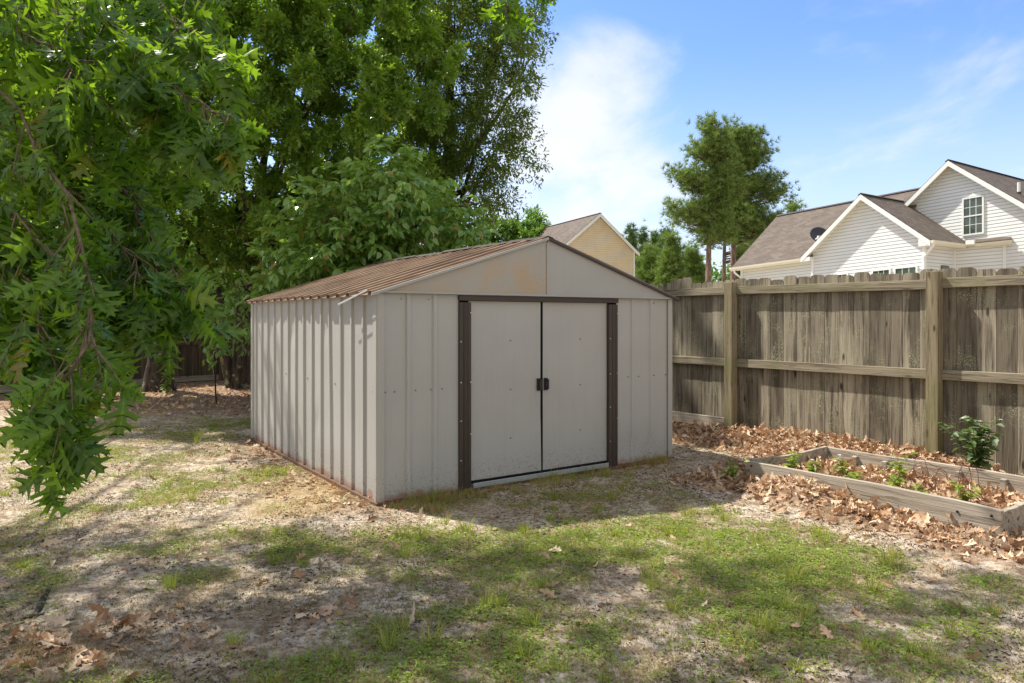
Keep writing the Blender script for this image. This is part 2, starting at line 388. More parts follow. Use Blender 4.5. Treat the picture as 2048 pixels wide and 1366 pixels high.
def shingle():
    m = Mat('brown_shingles', 0.9, 0.2); v = m.co
    br = m.N.new('ShaderNodeTexBrick'); m.L.new(m.tc.outputs['UV'], br.inputs['Vector'])
    br.inputs['Scale'].default_value = 1; br.inputs['Brick Width'].default_value = 0.30; br.inputs['Row Height'].default_value = 0.14
    br.inputs['Mortar Size'].default_value = 0.006; br.inputs['Color1'].default_value = srgb(92, 86, 79); br.inputs['Color2'].default_value = srgb(116, 108, 99)
    br.inputs['Mortar'].default_value = srgb(70, 60, 54)
    c = m.mix(m.rng(m.noise(1, 5, 0.6, m.mapping((1.2, 1.2, 1.2))), 0.4, 0.7, 0, 0.5), br.outputs[0], srgb(84, 72, 66))
    c = m.mix(m.rng(m.noise(60, 4, 0.7), 0.4, 0.7, 0, 0.4), c, srgb(134, 116, 102))
    return m.color(c).bump(m.noise(40, 3), 0.4, 0.01).m
M['shingle'] = shingle()
M['flash'] = plain('dark_ridge_cap', srgb(74, 66, 60), 0.8)
def glassm(name, c):
    m = Mat(name, 0.06, 0.9); n = m.noise(2.2, 3); return m.color(m.mix(m.rng(n, 0.4, 0.6), c, tuple(x*1.5 for x in c[:3]) + (1,))).m
M['glass'] = glassm('window_glass', srgb(64, 76, 68))
M['blind'] = plain('window_blind', srgb(142, 140, 128), 0.6)
M['dish'] = plain('dish_graphite', srgb(58, 66, 76), 0.35)
def deadm():
    m = Mat('dead_leaf', 0.6, 0.35); r = m.geo_rand()
    ramp = m.N.new('ShaderNodeValToRGB'); m.L.new(r, ramp.inputs[0]); e = ramp.color_ramp.elements
    e[0].color = srgb(120, 92, 68); e[1].color = srgb(224, 204, 174)
    for p, c in ((0.16, srgb(166, 134, 106)), (0.45, srgb(206, 176, 144)), (0.6, srgb(188, 152, 118)), (0.8, srgb(218, 194, 164))):
        x = e.new(p); x.color = c
    c = m.mix(m.rng(m.noise(50, 3), 0.45, 0.7, 0, 0.35), ramp.outputs[0], srgb(104, 64, 40))
    c = m.mix(m.rng(m.attr('rib'), 0.9, 1.0, 0, 0.5), c, srgb(212, 180, 140))
    m.color(c); return m.translucent(srgb(196, 140, 90), 0.12).m
M['dead'] = deadm()
M['debris'] = plain('dark_debris', srgb(72, 60, 46), 0.9, var=0.5, sc=9)
M['soil'] = plain('bed_soil', srgb(120, 92, 68), 0.95, var=0.4, sc=20)
M['flower'] = plain('pale_petal', srgb(226, 214, 226), 0.6)
M['stem'] = plain('weed_stem', srgb(110, 124, 66), 0.6)
M['vine'] = plain('dry_vine', srgb(128, 84, 66), 0.8)

# ------------------------------------------------------------------ leaf prototypes (length 1 along +Y, face up +Z)
def leaf_proto(half, bend=0.25, fold=0.25, twist=0.0, seed=0, jit=0.0, fingers=False):
    half = np.array(half, float); n = len(half); r = np.random.default_rng(seed)
    yr = np.maximum.accumulate(half[:, 0]*0.92)
    if fingers: an = np.where(half[:, 1] < .12)[0]; yr = np.maximum.accumulate(np.interp(np.arange(n), an, half[an, 0]))
    mid = np.stack([np.zeros(n), yr, np.zeros(n)], 1)
    def side(sg):
        h = half.copy(); h[:, 1] *= 1 + r.normal(size=n)*jit; h[:, 0] += r.normal(size=n)*jit*0.12
        return np.stack([sg*h[:, 1], h[:, 0], h[:, 1]*fold], 1)
    V = np.concatenate([mid, side(1), side(-1)])
    y = V[:, 1]; V[:, 2] += -bend*y*y + 0.03*np.sin(9*y + seed)*np.abs(V[:, 0])*3; V[:, 1] = y*(1 - 0.25*bend*y)
    a = twist*y; x, z = V[:, 0].copy(), V[:, 2].copy(); V[:, 0] = x*np.cos(a) - z*np.sin(a); V[:, 2] = x*np.sin(a) + z*np.cos(a)
    i = np.arange(n-1)
    F1 = np.stack([i, n+i, n+i+1, i+1], 1); F2 = np.stack([i, i+1, 2*n+i+1, 2*n+i], 1)
    rib = np.concatenate([np.ones(n), np.zeros(2*n)])
    return V, np.concatenate([F1, F2]), rib
OAK = [(0, .006), (.13, .010), (.19, .06), (.25, .11), (.37, .27), (.31, .11), (.38, .085), (.43, .115), (.51, .26), (.60, .43), (.60, .30), (.68, .31), (.58, .18), (.54, .118),
       (.62, .09), (.66, .115), (.75, .23), (.88, .33), (.81, .18), (.76, .11), (.83, .075), (.87, .095), (.97, .16), (.92, .06), (1.0, .004)]
SPIKY = [(0, .01), (.2, .02), (.36, .24), (.36, .05), (.5, .04), (.66, .26), (.62, .05), (.76, .04), (.9, .15), (1.0, .005)]
OVAL = [(0, .01), (.12, .03), (.3, .19), (.55, .24), (.8, .15), (1.0, .005)]
SMALL = [(0, .01), (.35, .12), (.75, .17), (1.0, .01)]
DEAD = [(0, .006), (.12, .012), (.20, .14), (.31, .22), (.34, .12), (.42, .13), (.55, .31), (.61, .24), (.60, .14), (.70, .15), (.81, .24), (.83, .12), (.92, .10), (1.0, .005)]
oak_p = [leaf_proto(OAK, b, f, t, k, 0.10, True) for k, (b, f, t) in enumerate([(.5, .3, .2), (.15, .35, -.4), (.55, .15, .5), (.05, .5, 0), (.45, -.1, -.6)])]
spiky_p = [leaf_proto(SPIKY, b, .3, t, k, .1) for k, (b, t) in enumerate([(.3, .2), (.1, -.3)])]
oval_p = [leaf_proto(OVAL, b, .3, t, k, .05) for k, (b, t) in enumerate([(.4, .2), (.2, -.3), (.6, 0)])]
small_p = [leaf_proto(SMALL, .2, .25, .2, 0)]
dead_p = [leaf_proto(DEAD, b, f, t, k+9, .15) for k, (b, f, t) in enumerate([(.7, .6, .6), (-.5, .4, -.8), (1.1, .2, 1.4), (.1, 1.2, -.4), (.25, .15, .5)])]

def scatter_leaves(protos, pos, D, N, size):
    Vs, Fs, Rb = [], [], []; off = 0; k = np.arange(len(pos)) % len(protos)
    for q, (PV, PF, rib) in enumerate(protos):
        s = k == q
        if not s.any(): continue
        V, Fc = bake(PV, PF, frames(D[s], N[s]), pos[s], size[s]); Vs.append(V); Fs.append(Fc + off); off += len(V); Rb.append(np.tile(rib, s.sum()))
    return np.concatenate(Vs), np.concatenate(Fs), np.concatenate(Rb)

def sprays(centres, dirs, n_leaf, length, leaf, protos, r, droop=0.3, spread=0.9, flat=0.0):
    """twig sprays: returns leaf arrays; also twig segments"""
    n = len(centres); tt = r.random((n, n_leaf))**0.8
    base = centres[:, None, :] + dirs[:, None, :] * (tt*length)[..., None] + np.array([0, 0, -1]) * (droop*length*tt**2)[..., None]
    rnd = unit(n*n_leaf, r).reshape(n, n_leaf, 3); rnd[..., 2] *= (1-flat)
    D = dirs[:, None, :]*0.55 + rnd*spread + np.array([0, 0, -droop])
    Nn = np.array([0, 0, 1.0]) + unit(n*n_leaf, r).reshape(n, n_leaf, 3)*0.75
    pos = (base + rnd*length*0.06).reshape(-1, 3)
    return scatter_leaves(protos, pos, D.reshape(-1, 3), Nn.reshape(-1, 3), leaf*(0.7 + 0.6*r.random(n*n_leaf)))

def blob_points(blobs, n, r, shell=0.55, thin=0.0):
    """points in a union of ellipsoids, biased outwards. blob = (cx,cy,cz, rx,ry,rz)"""
    B = np.array(blobs, float); w = (B[:, 3]*B[:, 4]*B[:, 5])**(0.75); w /= w.sum()
    idx = r.choice(len(B), n, p=w); u = unit(n, r); rad = shell + (1-shell)*r.random(n)**0.7
    b = B[idx]; p = b[:, :3] + u*rad[:, None]*b[:, 3:]
    return p, u, idx

def tree(name, base, blobs, trunk_r, n_spray, leaf, protos, mat, label, cat='tree', group=None, seed=1, n_leaf=14, length=0.5, droop=0.25,
         barkm='bark', fork=None, lean=(0, 0), top=None, shell=0.5, flat=0.0, clump=True, limb_n=None, trunk_pts=None):
    if len(blobs) < 4 and limb_n is None: limb_n = 5
    r = np.random.default_rng(seed); base = np.array(base, float)
    root = empty(name, tuple(base), label=label, cat=cat, group=group)
    c, u, idx = blob_points(blobs, n_spray, r, shell)
    if clump:      # gather sprays into uneven clumps, leaving holes
        k = max(8, n_spray//14); ctr = c[r.choice(n_spray, k, replace=False)]
        near = np.zeros(n_spray, int)
        for a in range(0, n_spray, 2000):
            near[a:a+2000] = np.argmin(((c[a:a+2000, None]-ctr[None])**2).sum(-1), 1)
        c = c*0.42 + ctr[near]*0.58
    B = np.array(blobs, float)
    d = u*0.8 + unit(n_spray, r)*0.5; d[:, 2] += 0.15; d /= np.linalg.norm(d, axis=1, keepdims=True)
    V, Fc, rib = sprays(c, d, n_leaf, length, leaf, protos, r, droop, flat=flat)
    mesh_np('crown', V, [Fc], mat, root, False, {'rib': rib}, off=base)
    T = Tubes()
    topz = top if top is not None else (B[:, 2]+B[:, 5]*0.6).max()
    cx, cy = (B[:, 0].mean()*0.35 + base[0]*0.65 + lean[0]), (B[:, 1].mean()*0.35 + base[1]*0.65 + lean[1])
    if trunk_pts is None:
        t = np.linspace(0, 1, 9); tp = np.stack([base[0] + (cx-base[0])*t**1.5 + 0.06*np.sin(5*t+seed), base[1] + (cy-base[1])*t**1.5, base[2]-0.1 + (topz-base[2])*t], 1)
    else: tp = np.array(trunk_pts, float); t = np.linspace(0, 1, len(tp))
    rad = trunk_r*(1 - 0.8*t); rad[0] *= 1.35
    T.add(tp, rad, 12)
    T.build('trunk', M[barkm], root, off=base)
    Lb = Tubes()
    for q in range(len(blobs) if limb_n is None else limb_n):
        b = B[q % len(B)]; s = r.uniform(0.3, 0.75); i = s*(len(tp)-1); i0 = int(i); st = tp[i0]*(1-(i-i0)) + tp[min(i0+1, len(tp)-1)]*(i-i0)
        if st[2] > b[2]: st = tp[max(1, i0-2)]
        e = b[:3] + unit(1, r)[0]*b[3:]*0.5; m1 = st*0.5 + e*0.5 + np.array([0, 0, -0.08*np.linalg.norm(e-st)]) + r.normal(size=3)*0.1
        tt = np.linspace(0, 1, 7)[:, None]; pts = (1-tt)**2*st + 2*tt*(1-tt)*m1 + tt**2*e
        Lb.add(pts, np.linspace(trunk_r*0.38, trunk_r*0.06, 7), 6)
        for _ in range(6):
            j = r.integers(2, 6); e2 = pts[j] + unit(1, r)[0]*b[3:]*0.75; Lb.add(np.stack([pts[j], (pts[j]+e2)/2 + r.normal(size=3)*0.08*b[3], e2]), [trunk_r*0.12, trunk_r*0.07, trunk_r*0.025], 4)
    Lb.build('limbs', M[barkm], root, off=base)
    return root

# ------------------------------------------------------------------ ground
# what covers the ground where: ellipses given in metres, from rows and columns of the yard as seen
def ell(x, y, px, py, rx, ry, rot=0):
    """soft ellipse round the ground point under photo pixel (px,py)"""
    cx, cy, _ = G(px, py); gx = rx/F*cy; gy = abs(G(px, py-ry)[1] - G(px, py+ry)[1])/2
    return np.exp(-(((x-cx)/gx)**2 + ((y-cy)/gy)**2))
BED_O = np.array(G(2003, 1077)[:2]); BED_U = np.array([-0.545, 0.838]); BED_V = np.array([0.838, 0.545])  # near corner; along front (away); across
BED_L, BED_W, BED_H = 2.12, 1.25, 0.19
def bed_uv(x, y):
    dx, dy = x-BED_O[0], y-BED_O[1]; return dx*BED_U[0]+dy*BED_U[1], dx*BED_V[0]+dy*BED_V[1]
def pile(x, y):
    u, v = bed_uv(x, y)
    a = 0.13*np.exp(-((u-1.38)/0.42)**2)*np.exp(-((v+0.24)/0.22)**2) + 0.035*np.exp(-((u-0.6)/0.8)**2)*np.exp(-((v+0.28)/0.24)**2)
    fx, fy = fence_st(x, y); b = 0.13*np.exp(-((fy+0.1)/0.33)**2)*sstep(-1.1, 0.2, fx)*sstep(3.6, 1.6, fx)
    inside = (u > 0.02) & (u < BED_L) & (v > 0.02) & (v < BED_W)
    return np.where(inside, 0.0, a + b) * (0.8+0.4*fbm(x, y, 3, 3.0))
FP2 = np.array((4.36, 7.29)); FD = np.array((-0.604, 0.797)); FN = np.array((0.797, 0.604))     # a post of the fence, its run (away), its outside
def fence_st(x, y):
    dx, dy = x-FP2[0], y-FP2[1]; return dx*FD[0]+dy*FD[1], dx*FN[0]+dy*FN[1]
def cover(x, y):
    """grass, litter, sand weights 0..1"""
    E = lambda *a: ell(x, y, *a)
    f1 = fbm(x, y, 5, 1.7); f2 = fbm(x+40, y+9, 4, 5.0); f3 = fbm(x+90, y-33, 3, 0.8)
    g = 0.26 + 1.0*E(390, 965, 160, 28) + 0.7*E(640, 1085, 230, 30) + 0.9*E(1130, 1105, 190, 45) + 1.1*E(1420, 1070, 230, 48) + 0.9*E(1640, 1120, 190, 40) \
        + 0.6*E(1880, 1235, 240, 60) + 0.35*E(1500, 1250, 500, 90) + 0.5*E(900, 1200, 260, 90) + 0.8*E(440, 850, 90, 24) + 0.6*E(160, 1150, 110, 25) + 0.5*E(1270, 960, 130, 30) \
        + 0.5*E(850, 1010, 120, 16) + 0.4*E(60, 870, 160, 30) + 0.5*E(250, 1040, 200, 20) + 0.4*E(700, 1300, 200, 50) + 0.6*E(1080, 1320, 200, 50) + 0.5*E(1420, 985, 80, 20) + 0.5*E(40, 805, 90, 10)
    g -= 0.9*E(700, 1035, 210, 22) + 0.6*E(560, 980, 160, 26) + 0.5*E(520, 1180, 150, 26) + 0.5*E(400, 1250, 200, 22) + 0.7*E(1385, 935, 60, 14) + 0.4*E(180, 1080, 120, 14) + 0.4*E(330, 1290, 260, 60)
    sx, sy = fence_st(x, y); u, v = bed_uv(x, y)
    strip = sstep(-0.95, -0.45, v)*sstep(-1.5, -0.6, u+0*v)
    lit = .6*E(130, 1300, 280, 55) + 0.5*E(620, 1230, 120, 30) + 1.0*sstep(-1.25, -0.75, sy)*sstep(-2.5, -0.5, sx)*sstep(7, 4, sx)
    lit = lit + 1.2*sstep(-0.62, -0.25, v)*sstep(-1.2, -0.6, u)*sstep(2.9, 2.3, u) + 0.35*sstep(-1.0, -0.5, v)*sstep(-2.5, -0.6, u)*sstep(2.9, 2.3, u)
    back = sstep(10.5, 12.6, y + 0.1*x + 1.2*f3)*sstep(1.5, -2.5, x); lit = lit + 1.1*back
    sd = (x+1.07)*(-0.823) + (y-5.7)*(-0.567); sl = (x+1.07)*(-0.567)+(y-5.7)*0.823
    lit = lit + 0.55*np.exp(-(sd/0.5)**2)*sstep(-0.4, 0.1, sl)*sstep(4.5, 3.7, sl)
    g = g - 0.8*back - 1.0*strip - 0.4*np.clip(lit, 0, 1)
    g = np.clip(g*(0.2+1.4*f1) + 1.1*(f1-0.5) + 1.1*(f2-0.5), 0, 1); lit = np.clip(lit*(0.6+0.8*f2), 0, 1)
    straw = np.clip(E(70, 840, 220, 40) + 0.8*E(230, 880, 90, 30) + 0.9*E(450, 1010, 240, 40) + .5*E(620, 990, 160, 40) + 0.5*E(860, 1005, 90, 14) + 0.5*E(1150, 985, 130, 16) + 0.25, 0, 1)*sstep(0.35, 0.6, f1*0.6+f3*0.4)
    return g, lit, straw
def gh(x, y):
    return (fbm(x, y, 4, 0.9)-0.5)*0.05*sstep(0.2, 1.2, 1.0+0*x) + (fbm(x+7, y, 4, 7.0)-0.5)*0.022 + pile(x, y)

def build_ground():
    def axis(lo, hi, step, far):
        c = np.arange(lo, hi+1e-6, step); o = []; d = step
        p = hi
        while p < far: d *= 1.22; p += d; o.append(p)
        q = []; d = step; p = lo
        while p > -far: d *= 1.22; p -= d; q.append(p)
        return np.concatenate([np.array(q[::-1]), c, np.array(o)])
    xs = axis(-9, 7.5, 0.035, 900); ys = axis(2.2, 14, 0.03, 1500)
    X, Y = np.meshgrid(xs, ys, indexing='ij'); Z = gh(X, Y)
    g, l, s = cover(X, Y)
    V = np.stack([X, Y, Z], -1).reshape(-1, 3); nx, ny = X.shape
    i, j = np.meshgrid(np.arange(nx-1), np.arange(ny-1), indexing='ij')
    q = np.stack([i*ny+j, (i+1)*ny+j, (i+1)*ny+j+1, i*ny+j+1], -1).reshape(-1, 4)
    m = Mat('sandy_ground', 0.95, 0.15)
    A = m.attr('cover', False); sp = m.N.new('ShaderNodeSeparateColor'); m.L.new(A, sp.inputs[0])
    n1 = m.noise(2.6, 6, 0.6); n2 = m.noise(24, 6, 0.68); n3 = m.noise(150, 4, 0.7)
    c = m.mix(m.rng(n1, 0.35, 0.65), srgb(190, 172, 146), srgb(226, 213, 192))
    c = m.mix(m.rng(n2, 0.42, 0.62, 0, 0.85), c, srgb(140, 116, 94))
    c = m.mix(m.rng(m.noise(7, 6, 0.7), 0.50, 0.62, 0, 0.65), c, srgb(112, 96, 76))
    c = m.mix(m.rng(n3, 0.52, 0.68, 0, 0.7), c, srgb(118, 98, 80))
    c = m.mix(m.rng(m.noise(60, 5, 0.75), 0.57, 0.66, 0, 0.8), c, srgb(92, 78, 62))
    gm = m.math('MULTIPLY', sp.outputs[0], m.rng(n2, 0.3, 0.6, 0.4, 1)); c = m.mix(m.rng(gm, 0.1, 0.7, 0, 0.7), c, m.mix(n3, srgb(102, 90, 60), srgb(150, 130, 94)))
    c = m.mix(m.rng(sp.outputs[1], 0.1, 0.8, 0, 0.6), c, m.mix(n3, srgb(96, 66, 46), srgb(160, 122, 92)))
    c = m.mix(m.rng(sp.outputs[2], 0.2, 0.9, 0, 0.5), c, srgb(178, 156, 112))
    m.color(c).bump(n2, 0.9, 0.03).bump(n3, 0.7, 0.008)
    o = mesh_np('ground', V, [q], m.m, None, True, {'cover': np.stack([g, l, s, np.ones_like(g)], -1).reshape(-1, 4)})
    tag(o, 'sandy yard ground with patchy grass and fallen leaves', None, None, 'structure')
build_ground()

# ------------------------------------------------------------------ shed
C0 = np.array((-1.07, 5.70)); SU = np.array((0.823, 0.567)); SV = np.array((-0.567, 0.823))
SW, SDp, SH, SA = 3.35, 3.75, 1.71, 2.235
RZ = math.atan2(SU[1], SU[0])
shed = empty('storage_shed', (C0[0], C0[1], 0), RZ, 'light grey corrugated metal shed with brown roof and double sliding doors', 'shed')
def in_shed(x, y):
    dx, dy = x-C0[0], y-C0[1]; a = dx*SU[0]+dy*SU[1]; b = dx*SV[0]+dy*SV[1]; return (a > -0.03) & (a < SW+0.03) & (b > -0.03) & (b < SDp+0.03)

_scr = {}
def screw(parent, x, y, z, mat, r=.006, axis='y'):
    k = (mat, r, axis)
    if k not in _scr:
        b = MB(); d = (0, .006, 0) if axis == 'y' else (.006, 0, 0)
        b.tube([tuple(-v for v in d), d], r, 8); _scr[k] = b.build('screw', M[mat], parent); o = _scr[k]
    else: o = _scr[k].copy(); link(o, parent)
    o.parent = parent; o.location = (x, y, z)
def ribbed_wall(name, length, ribs, M3, z0, z1, dents=(), bends=(), parent=shed, mat='shed', rib_h=0.019, nz=26, seed=0, wob=0.0006, w=0.018):
    """steel panel along p 0..length; M3(p, out, z) -> local xyz"""
    ps = [0.0]; hs = [0.0]
    for r in ribs:
        ps += [r-w*1.25, r-w*0.7, r+w*0.7, r+w*1.25]; hs += [0, rib_h, rib_h, 0]
        ps += list(np.linspace(r+w*1.25, r+0.255-w*1.25, 7)[1:-1]); hs += [0]*5
    ps += [length]; hs += [0]
    o = np.argsort(ps, kind='stable'); ps = np.array(ps)[o]; hs = np.array(hs)[o]; k = (ps >= 0) & (ps <= length); ps, hs = ps[k], hs[k]
    zs = np.linspace(z0, z1, nz); V = []
    for z in zs:
        for p, h in zip(ps, hs):
            out = h + wob*math.sin(p*7.3+seed)*math.sin(z*3.1+p*2) + (fbm(np.array(p*2.0+seed), np.array(z*2.0))-0.5)*wob*2.2
            pp = p
            for (dp, dz, rr, dd) in dents: out -= dd*math.exp(-(((p-dp)/rr)**2 + ((z-dz)/(rr*1.5))**2))
            for (bp, bz, am) in bends: pp += am*math.exp(-((p-bp)/0.06)**2)*max(0, (z-bz))/(z1-bz) if z > bz else 0
            V.append(M3(pp, float(out), z))
    n = len(ps); i, j = np.meshgrid(np.arange(nz-1), np.arange(n-1), indexing='ij')
    q = np.stack([i*n+j, i*n+j+1, (i+1)*n+j+1, (i+1)*n+j], -1).reshape(-1, 4)
    ob = mesh_np(name, V, [q], M[mat], parent, True)
    ob.modifiers.new('edges', 'EDGE_SPLIT').split_angle = math.radians(28); return ob
left_ribs = [0.28 + 0.2535*k for k in range(14)]
ribbed_wall('side_wall', SDp, left_ribs, lambda p, o, z: (-o, p, z), 0.03, SH,
            dents=[(1.17, 1.42, .07, .012), (2.19, 1.36, .07, .014), (2.95, 1.40, .06, .012), (1.42, 0.52, .06, .012), (2.2, 0.45, .05, .008)],
            bends=[(1.0405, 0.3, .045)], seed=1, wob=0.0006)['label'] = 'dented ribbed side wall in the sun'
ribbed_wall('side_wall', SDp, left_ribs, lambda p, o, z: (SW+o, p, z), 0.03, SH, seed=5)
ribbed_wall('rear_wall', SW, [0.3+0.2535*k for k in range(12)], lambda p, o, z: (p, SDp+o, z), 0.03, SH, seed=6)
ribbed_wall('front_panel', 0.74, [0.262, 0.508], lambda p, o, z: (p, -o, z), 0.03, SH-0.004, dents=[(.25, .33, .05, .012)], seed=2, wob=.001, rib_h=.018, w=.022)
ribbed_wall('front_panel', SW-2.57, [0.222, 0.487], lambda p, o, z: (2.57+p, -o, z), 0.03, SH-0.004, dents=[(.22, .22, .06, .02), (.49, .2, .05, .014)], seed=3, wob=.001, rib_h=.018, w=.022)
for (x0, x1, y0, y1) in ((-0.024, 0.045, -0.02, 0.06), (SW-0.05, SW+0.024, -0.02, 0.06), (-0.02, 0.04, SDp-0.04, SDp+0.024), (SW-0.04, SW+0.024, SDp-0.04, SDp+0.024)):
    b = MB(); b.prism([(x0, y0+.012), (x0+.012, y0), (x1, y0), (x1, y0+.01), (x0+.01, y0+.01), (x0+.01, y1), (x0, y1)] if x0 < 1 else [(x1, y0+.012), (x1-.012, y0), (x0, y0), (x0, y0+.01), (x1-.01, y0+.01), (x1-.01, y1), (x1, y1)],
                      0.02, SH-0.002, lambda p, t, z: (p, z, t))
    b.build('corner_trim', M['shedtrim'], shed, 0.002)
# doors: two sliding sheets with a thin dark gap, panels with faint creases
def door(x0, x1, hx, lab):
    zs = np.linspace(0.085, 1.652, 20); xs = np.linspace(x0, x1, 40); V = []
    for z in zs:
        for x in xs:
            cre = 0.0022*max(0, 1-abs(((x-x0) % 0.19)-0.095)/0.012)
            o = cre + 0.006*(fbm(np.array(x*2.2+x0*9), np.array(z*1.7))-0.5)
            o -= 0.012*math.exp(-((x-x1+0.05)/.06)**2-((z-.62)/.05)**2) if x0 < 1 else 0
            V.append((x + (0.012*max(0, .9-z) if abs(x-1.64) < .02 and x0 < 1 else 0), 0.014-float(o), z))
    n = len(xs); i, j = np.meshgrid(np.arange(len(zs)-1), np.arange(n-1), indexing='ij')
    q = np.stack([i*n+j, i*n+j+1, (i+1)*n+j+1, (i+1)*n+j], -1).reshape(-1, 4)
    d = mesh_np('sliding_door', V, [q], M['shed'], shed, True); d['label'] = lab
    h = MB(); h.box((hx-.020, -.004, .83), (hx+.020, .010, .945)); h.box((hx-.004, -.032, .84), (hx+.014, -.024, .935)); h.box((hx-.002, -.028, .845), (hx+.012, .0, .857)); h.box((hx-.002, -.028, .918), (hx+.012, .0, .93))
    h.build('handle', M['black'], d, 0.003)
    for zz in (.42, .86, 1.3): screw(d, (x0+x1)/2+.05, .010, zz, 'screw', .005)
door(0.85, 1.630, 1.604, 'left sliding door leaf'); door(1.658, 2.46, 1.686, 'right sliding door leaf')
MB().box((0.80, 0.03, 0.05), (2.50, 0.035, 1.66)).build('gap_dark_sheet', M['dark'], shed)  # added dark sheet standing in for the unlit interior behind the door gap
for x0 in (0.738, 2.455):
    b = MB()
    b.prism([(x0, .02), (x0, -.022), (x0+.03, -.034), (x0+.05, -.022), (x0+.07, -.034), (x0+.09, -.022), (x0+.118, -.022), (x0+.118, .02)], 0.0, SH-0.07, lambda p, t, z: (p, z, t))
    b.build('door_jamb', M['brown'], shed, 0.002)
    for z in (.28, .62, .95, 1.3): screw(shed, x0+.012, -.025, z, 'track')
    for z in (.5, .95, 1.55): screw(shed, x0+.110, -.024, z, 'track')
MB().box((0.735, -.026, SH-.056), (2.58, .02, SH-.006)).build('door_header', M['brown'], shed, 0.003)
MB().box((0.87, -.036, .028), (2.44, .03, .052)).box((0.87, -.036, .052), (2.44, -.031, .072)).build('door_track', M['track'], shed, 0.002)
MB().box((-.03, -.03, -.05), (SW+.03, SDp+.03, .028)).build('base_frame', M['base'], shed, 0.006)
def screws_wall():
    for p in (0.06, .14, .33, .47, .58, 2.73, 2.88, 3.1, 3.28):
        screw(shed, p, -.002, .905, 'screw')
    for p in (.2, .45, 2.8, 3.1): screw(shed, p, -.002, 1.66, 'screw', .005)
    for p in (.1, .8, .95, 1.55, 1.7, 2.4, 3.1): screw(shed, -.002, p, .905, 'screw', .006, 'x')
screws_wall()
# gables
rise = SA-SH
def gable(name, x0, x1, mat, y, lab=None):
    xs = np.linspace(x0, x1, 24); zt = lambda x: rise*(1-abs(x-SW/2)/(SW/2))
    V = []; nz = 8
    for k in range(nz):
        for x in xs:
            V.append((x, y + 0.006*(float(fbm(np.array(x*1.6), np.array(k*.3)))-.5), zt(x)*k/(nz-1)))
    n = len(xs); i, j = np.meshgrid(np.arange(nz-1), np.arange(n-1), indexing='ij'); q = np.stack([i*n+j, i*n+j+1, (i+1)*n+j+1, (i+1)*n+j], -1).reshape(-1, 4)
    V.extend([])
    o = mesh_np(name, V, [q], mat, shed, True); o.location = (0, 0, SH); 
    if lab: o['label'] = lab
    return o
gable('gable_panel', 0.0, SW/2-.003, M['gable_rust'], -.034, 'left gable panel with orange rust stain')
gable('gable_panel', SW/2+.003, SW, M['gable'], -.036, 'clean right gable panel')
gable('gable_panel', 0.0, SW, M['gable'], SDp+.03)
b = MB(); b.box((-.02, -.046, SH-.008), (SW+.02, -.030, SH+.014)); b.box((-.02, -.046, SH-.008), (SW+.02, 0, SH-.001)); b.box((SW/2-.012, -.042, SH+.014), (SW/2+.012, -.038, SA-.03)); b.build('gable_sill', M['gable'], shed, 0.002)
# roof: ribs run from ridge to eave
def roof_slope(sgn, lab):
    sl = rise/(SW/2); ov = 0.075; y0, y1 = -.055, SDp+.05
    ps = [y0]; hs = [0]; r = y0+.05
    while r < y1-.03:
        ps += [r-.046, r-.026, r+.026, r+.046, r+.115, r+.130, r+.142]; hs += [0, .03, .03, 0, 0, .001, 0]; r += 0.235
    ps.append(y1); hs.append(0); nx = 14; V = []
    for i in range(nx):
        d = (SW/2+ov)*i/(nx-1)
        for p, h in zip(ps, hs):
            sag = 0.008*math.sin(p*2.7+sgn)*math.sin(d*2)
            V.append((SW/2 + sgn*d, p, SA + .002 - sl*d + h + sag))
    n = len(ps); i, j = np.meshgrid(np.arange(nx-1), np.arange(n-1), indexing='ij'); q = np.stack([i*n+j, i*n+j+1, (i+1)*n+j+1, (i+1)*n+j], -1).reshape(-1, 4)
    o = mesh_np('roof_slope', V, [q], M['roof'], shed, False); o['label'] = lab
    m = o.modifiers.new('t', 'SOLIDIFY'); m.thickness = .004; return o
roof_slope(-1, 'sunlit left roof slope of brown ribbed steel'); roof_slope(1, 'right roof slope of brown ribbed steel')
sl = rise/(SW/2)
for sgn in (-1, 1):
    b = MB(); pr = lambda d: (SW/2+sgn*d, SA + .006 - sl*d)
    (xa, za), (xb, zb) = pr(0.0), pr(SW/2+.08)
    b.poly([(xa, -.062, za+.012), (xb, -.062, zb+.012), (xb, -.062, zb-.012), (xa, -.062, za-.012), (xa, -.04, za+.012), (xb, -.04, zb+.012), (xb, -.04, zb-.012), (xa, -.04, za-.012)],
           [(0, 1, 2, 3), (7, 6, 5, 4), (0, 4, 5, 1), (3, 2, 6, 7), (1, 5, 6, 2), (0, 3, 7, 4)])
    b.build('rake_trim', M['gable'] if sgn < 0 else M['brown'], shed, 0.002)
b = MB()
for k in range(6):
    ya = -.05 + k*.66; dz = (0, .006, .014, .004, .018, .006)[k]
    b.poly([(SW/2-.07, ya, SA+.004+dz), (SW/2, ya, SA+.034+dz), (SW/2+.07, ya, SA+.014+dz), (SW/2-.07, ya+.63, SA+.014+dz*.4), (SW/2, ya+.63, SA+.046+dz*.4), (SW/2+.07, ya+.63, SA+.014+dz*.4)], [(0, 1, 4, 3), (1, 2, 5, 4)])
b.build('ridge_cap', M['brown'], shed)
# loose strip of eave trim
b = MB(); b.poly([(-.085, .02, SH+.02), (-.085, .055, SH+.02), (-.10, .62, SH-.082), (-.10, .60, SH-.092), (-.088, .02, SH+.012), (-.088, .05, SH+.012), (-.104, .62, SH-.087), (-.104, .60, SH-.097)],
             [(0, 1, 2, 3), (7, 6, 5, 4), (0, 4, 5, 1), (1, 5, 6, 2), (2, 6, 7, 3), (3, 7, 4, 0)])
b.build('eave_trim', M['gable'], shed)['label'] = 'loose strip of eave trim hanging down'

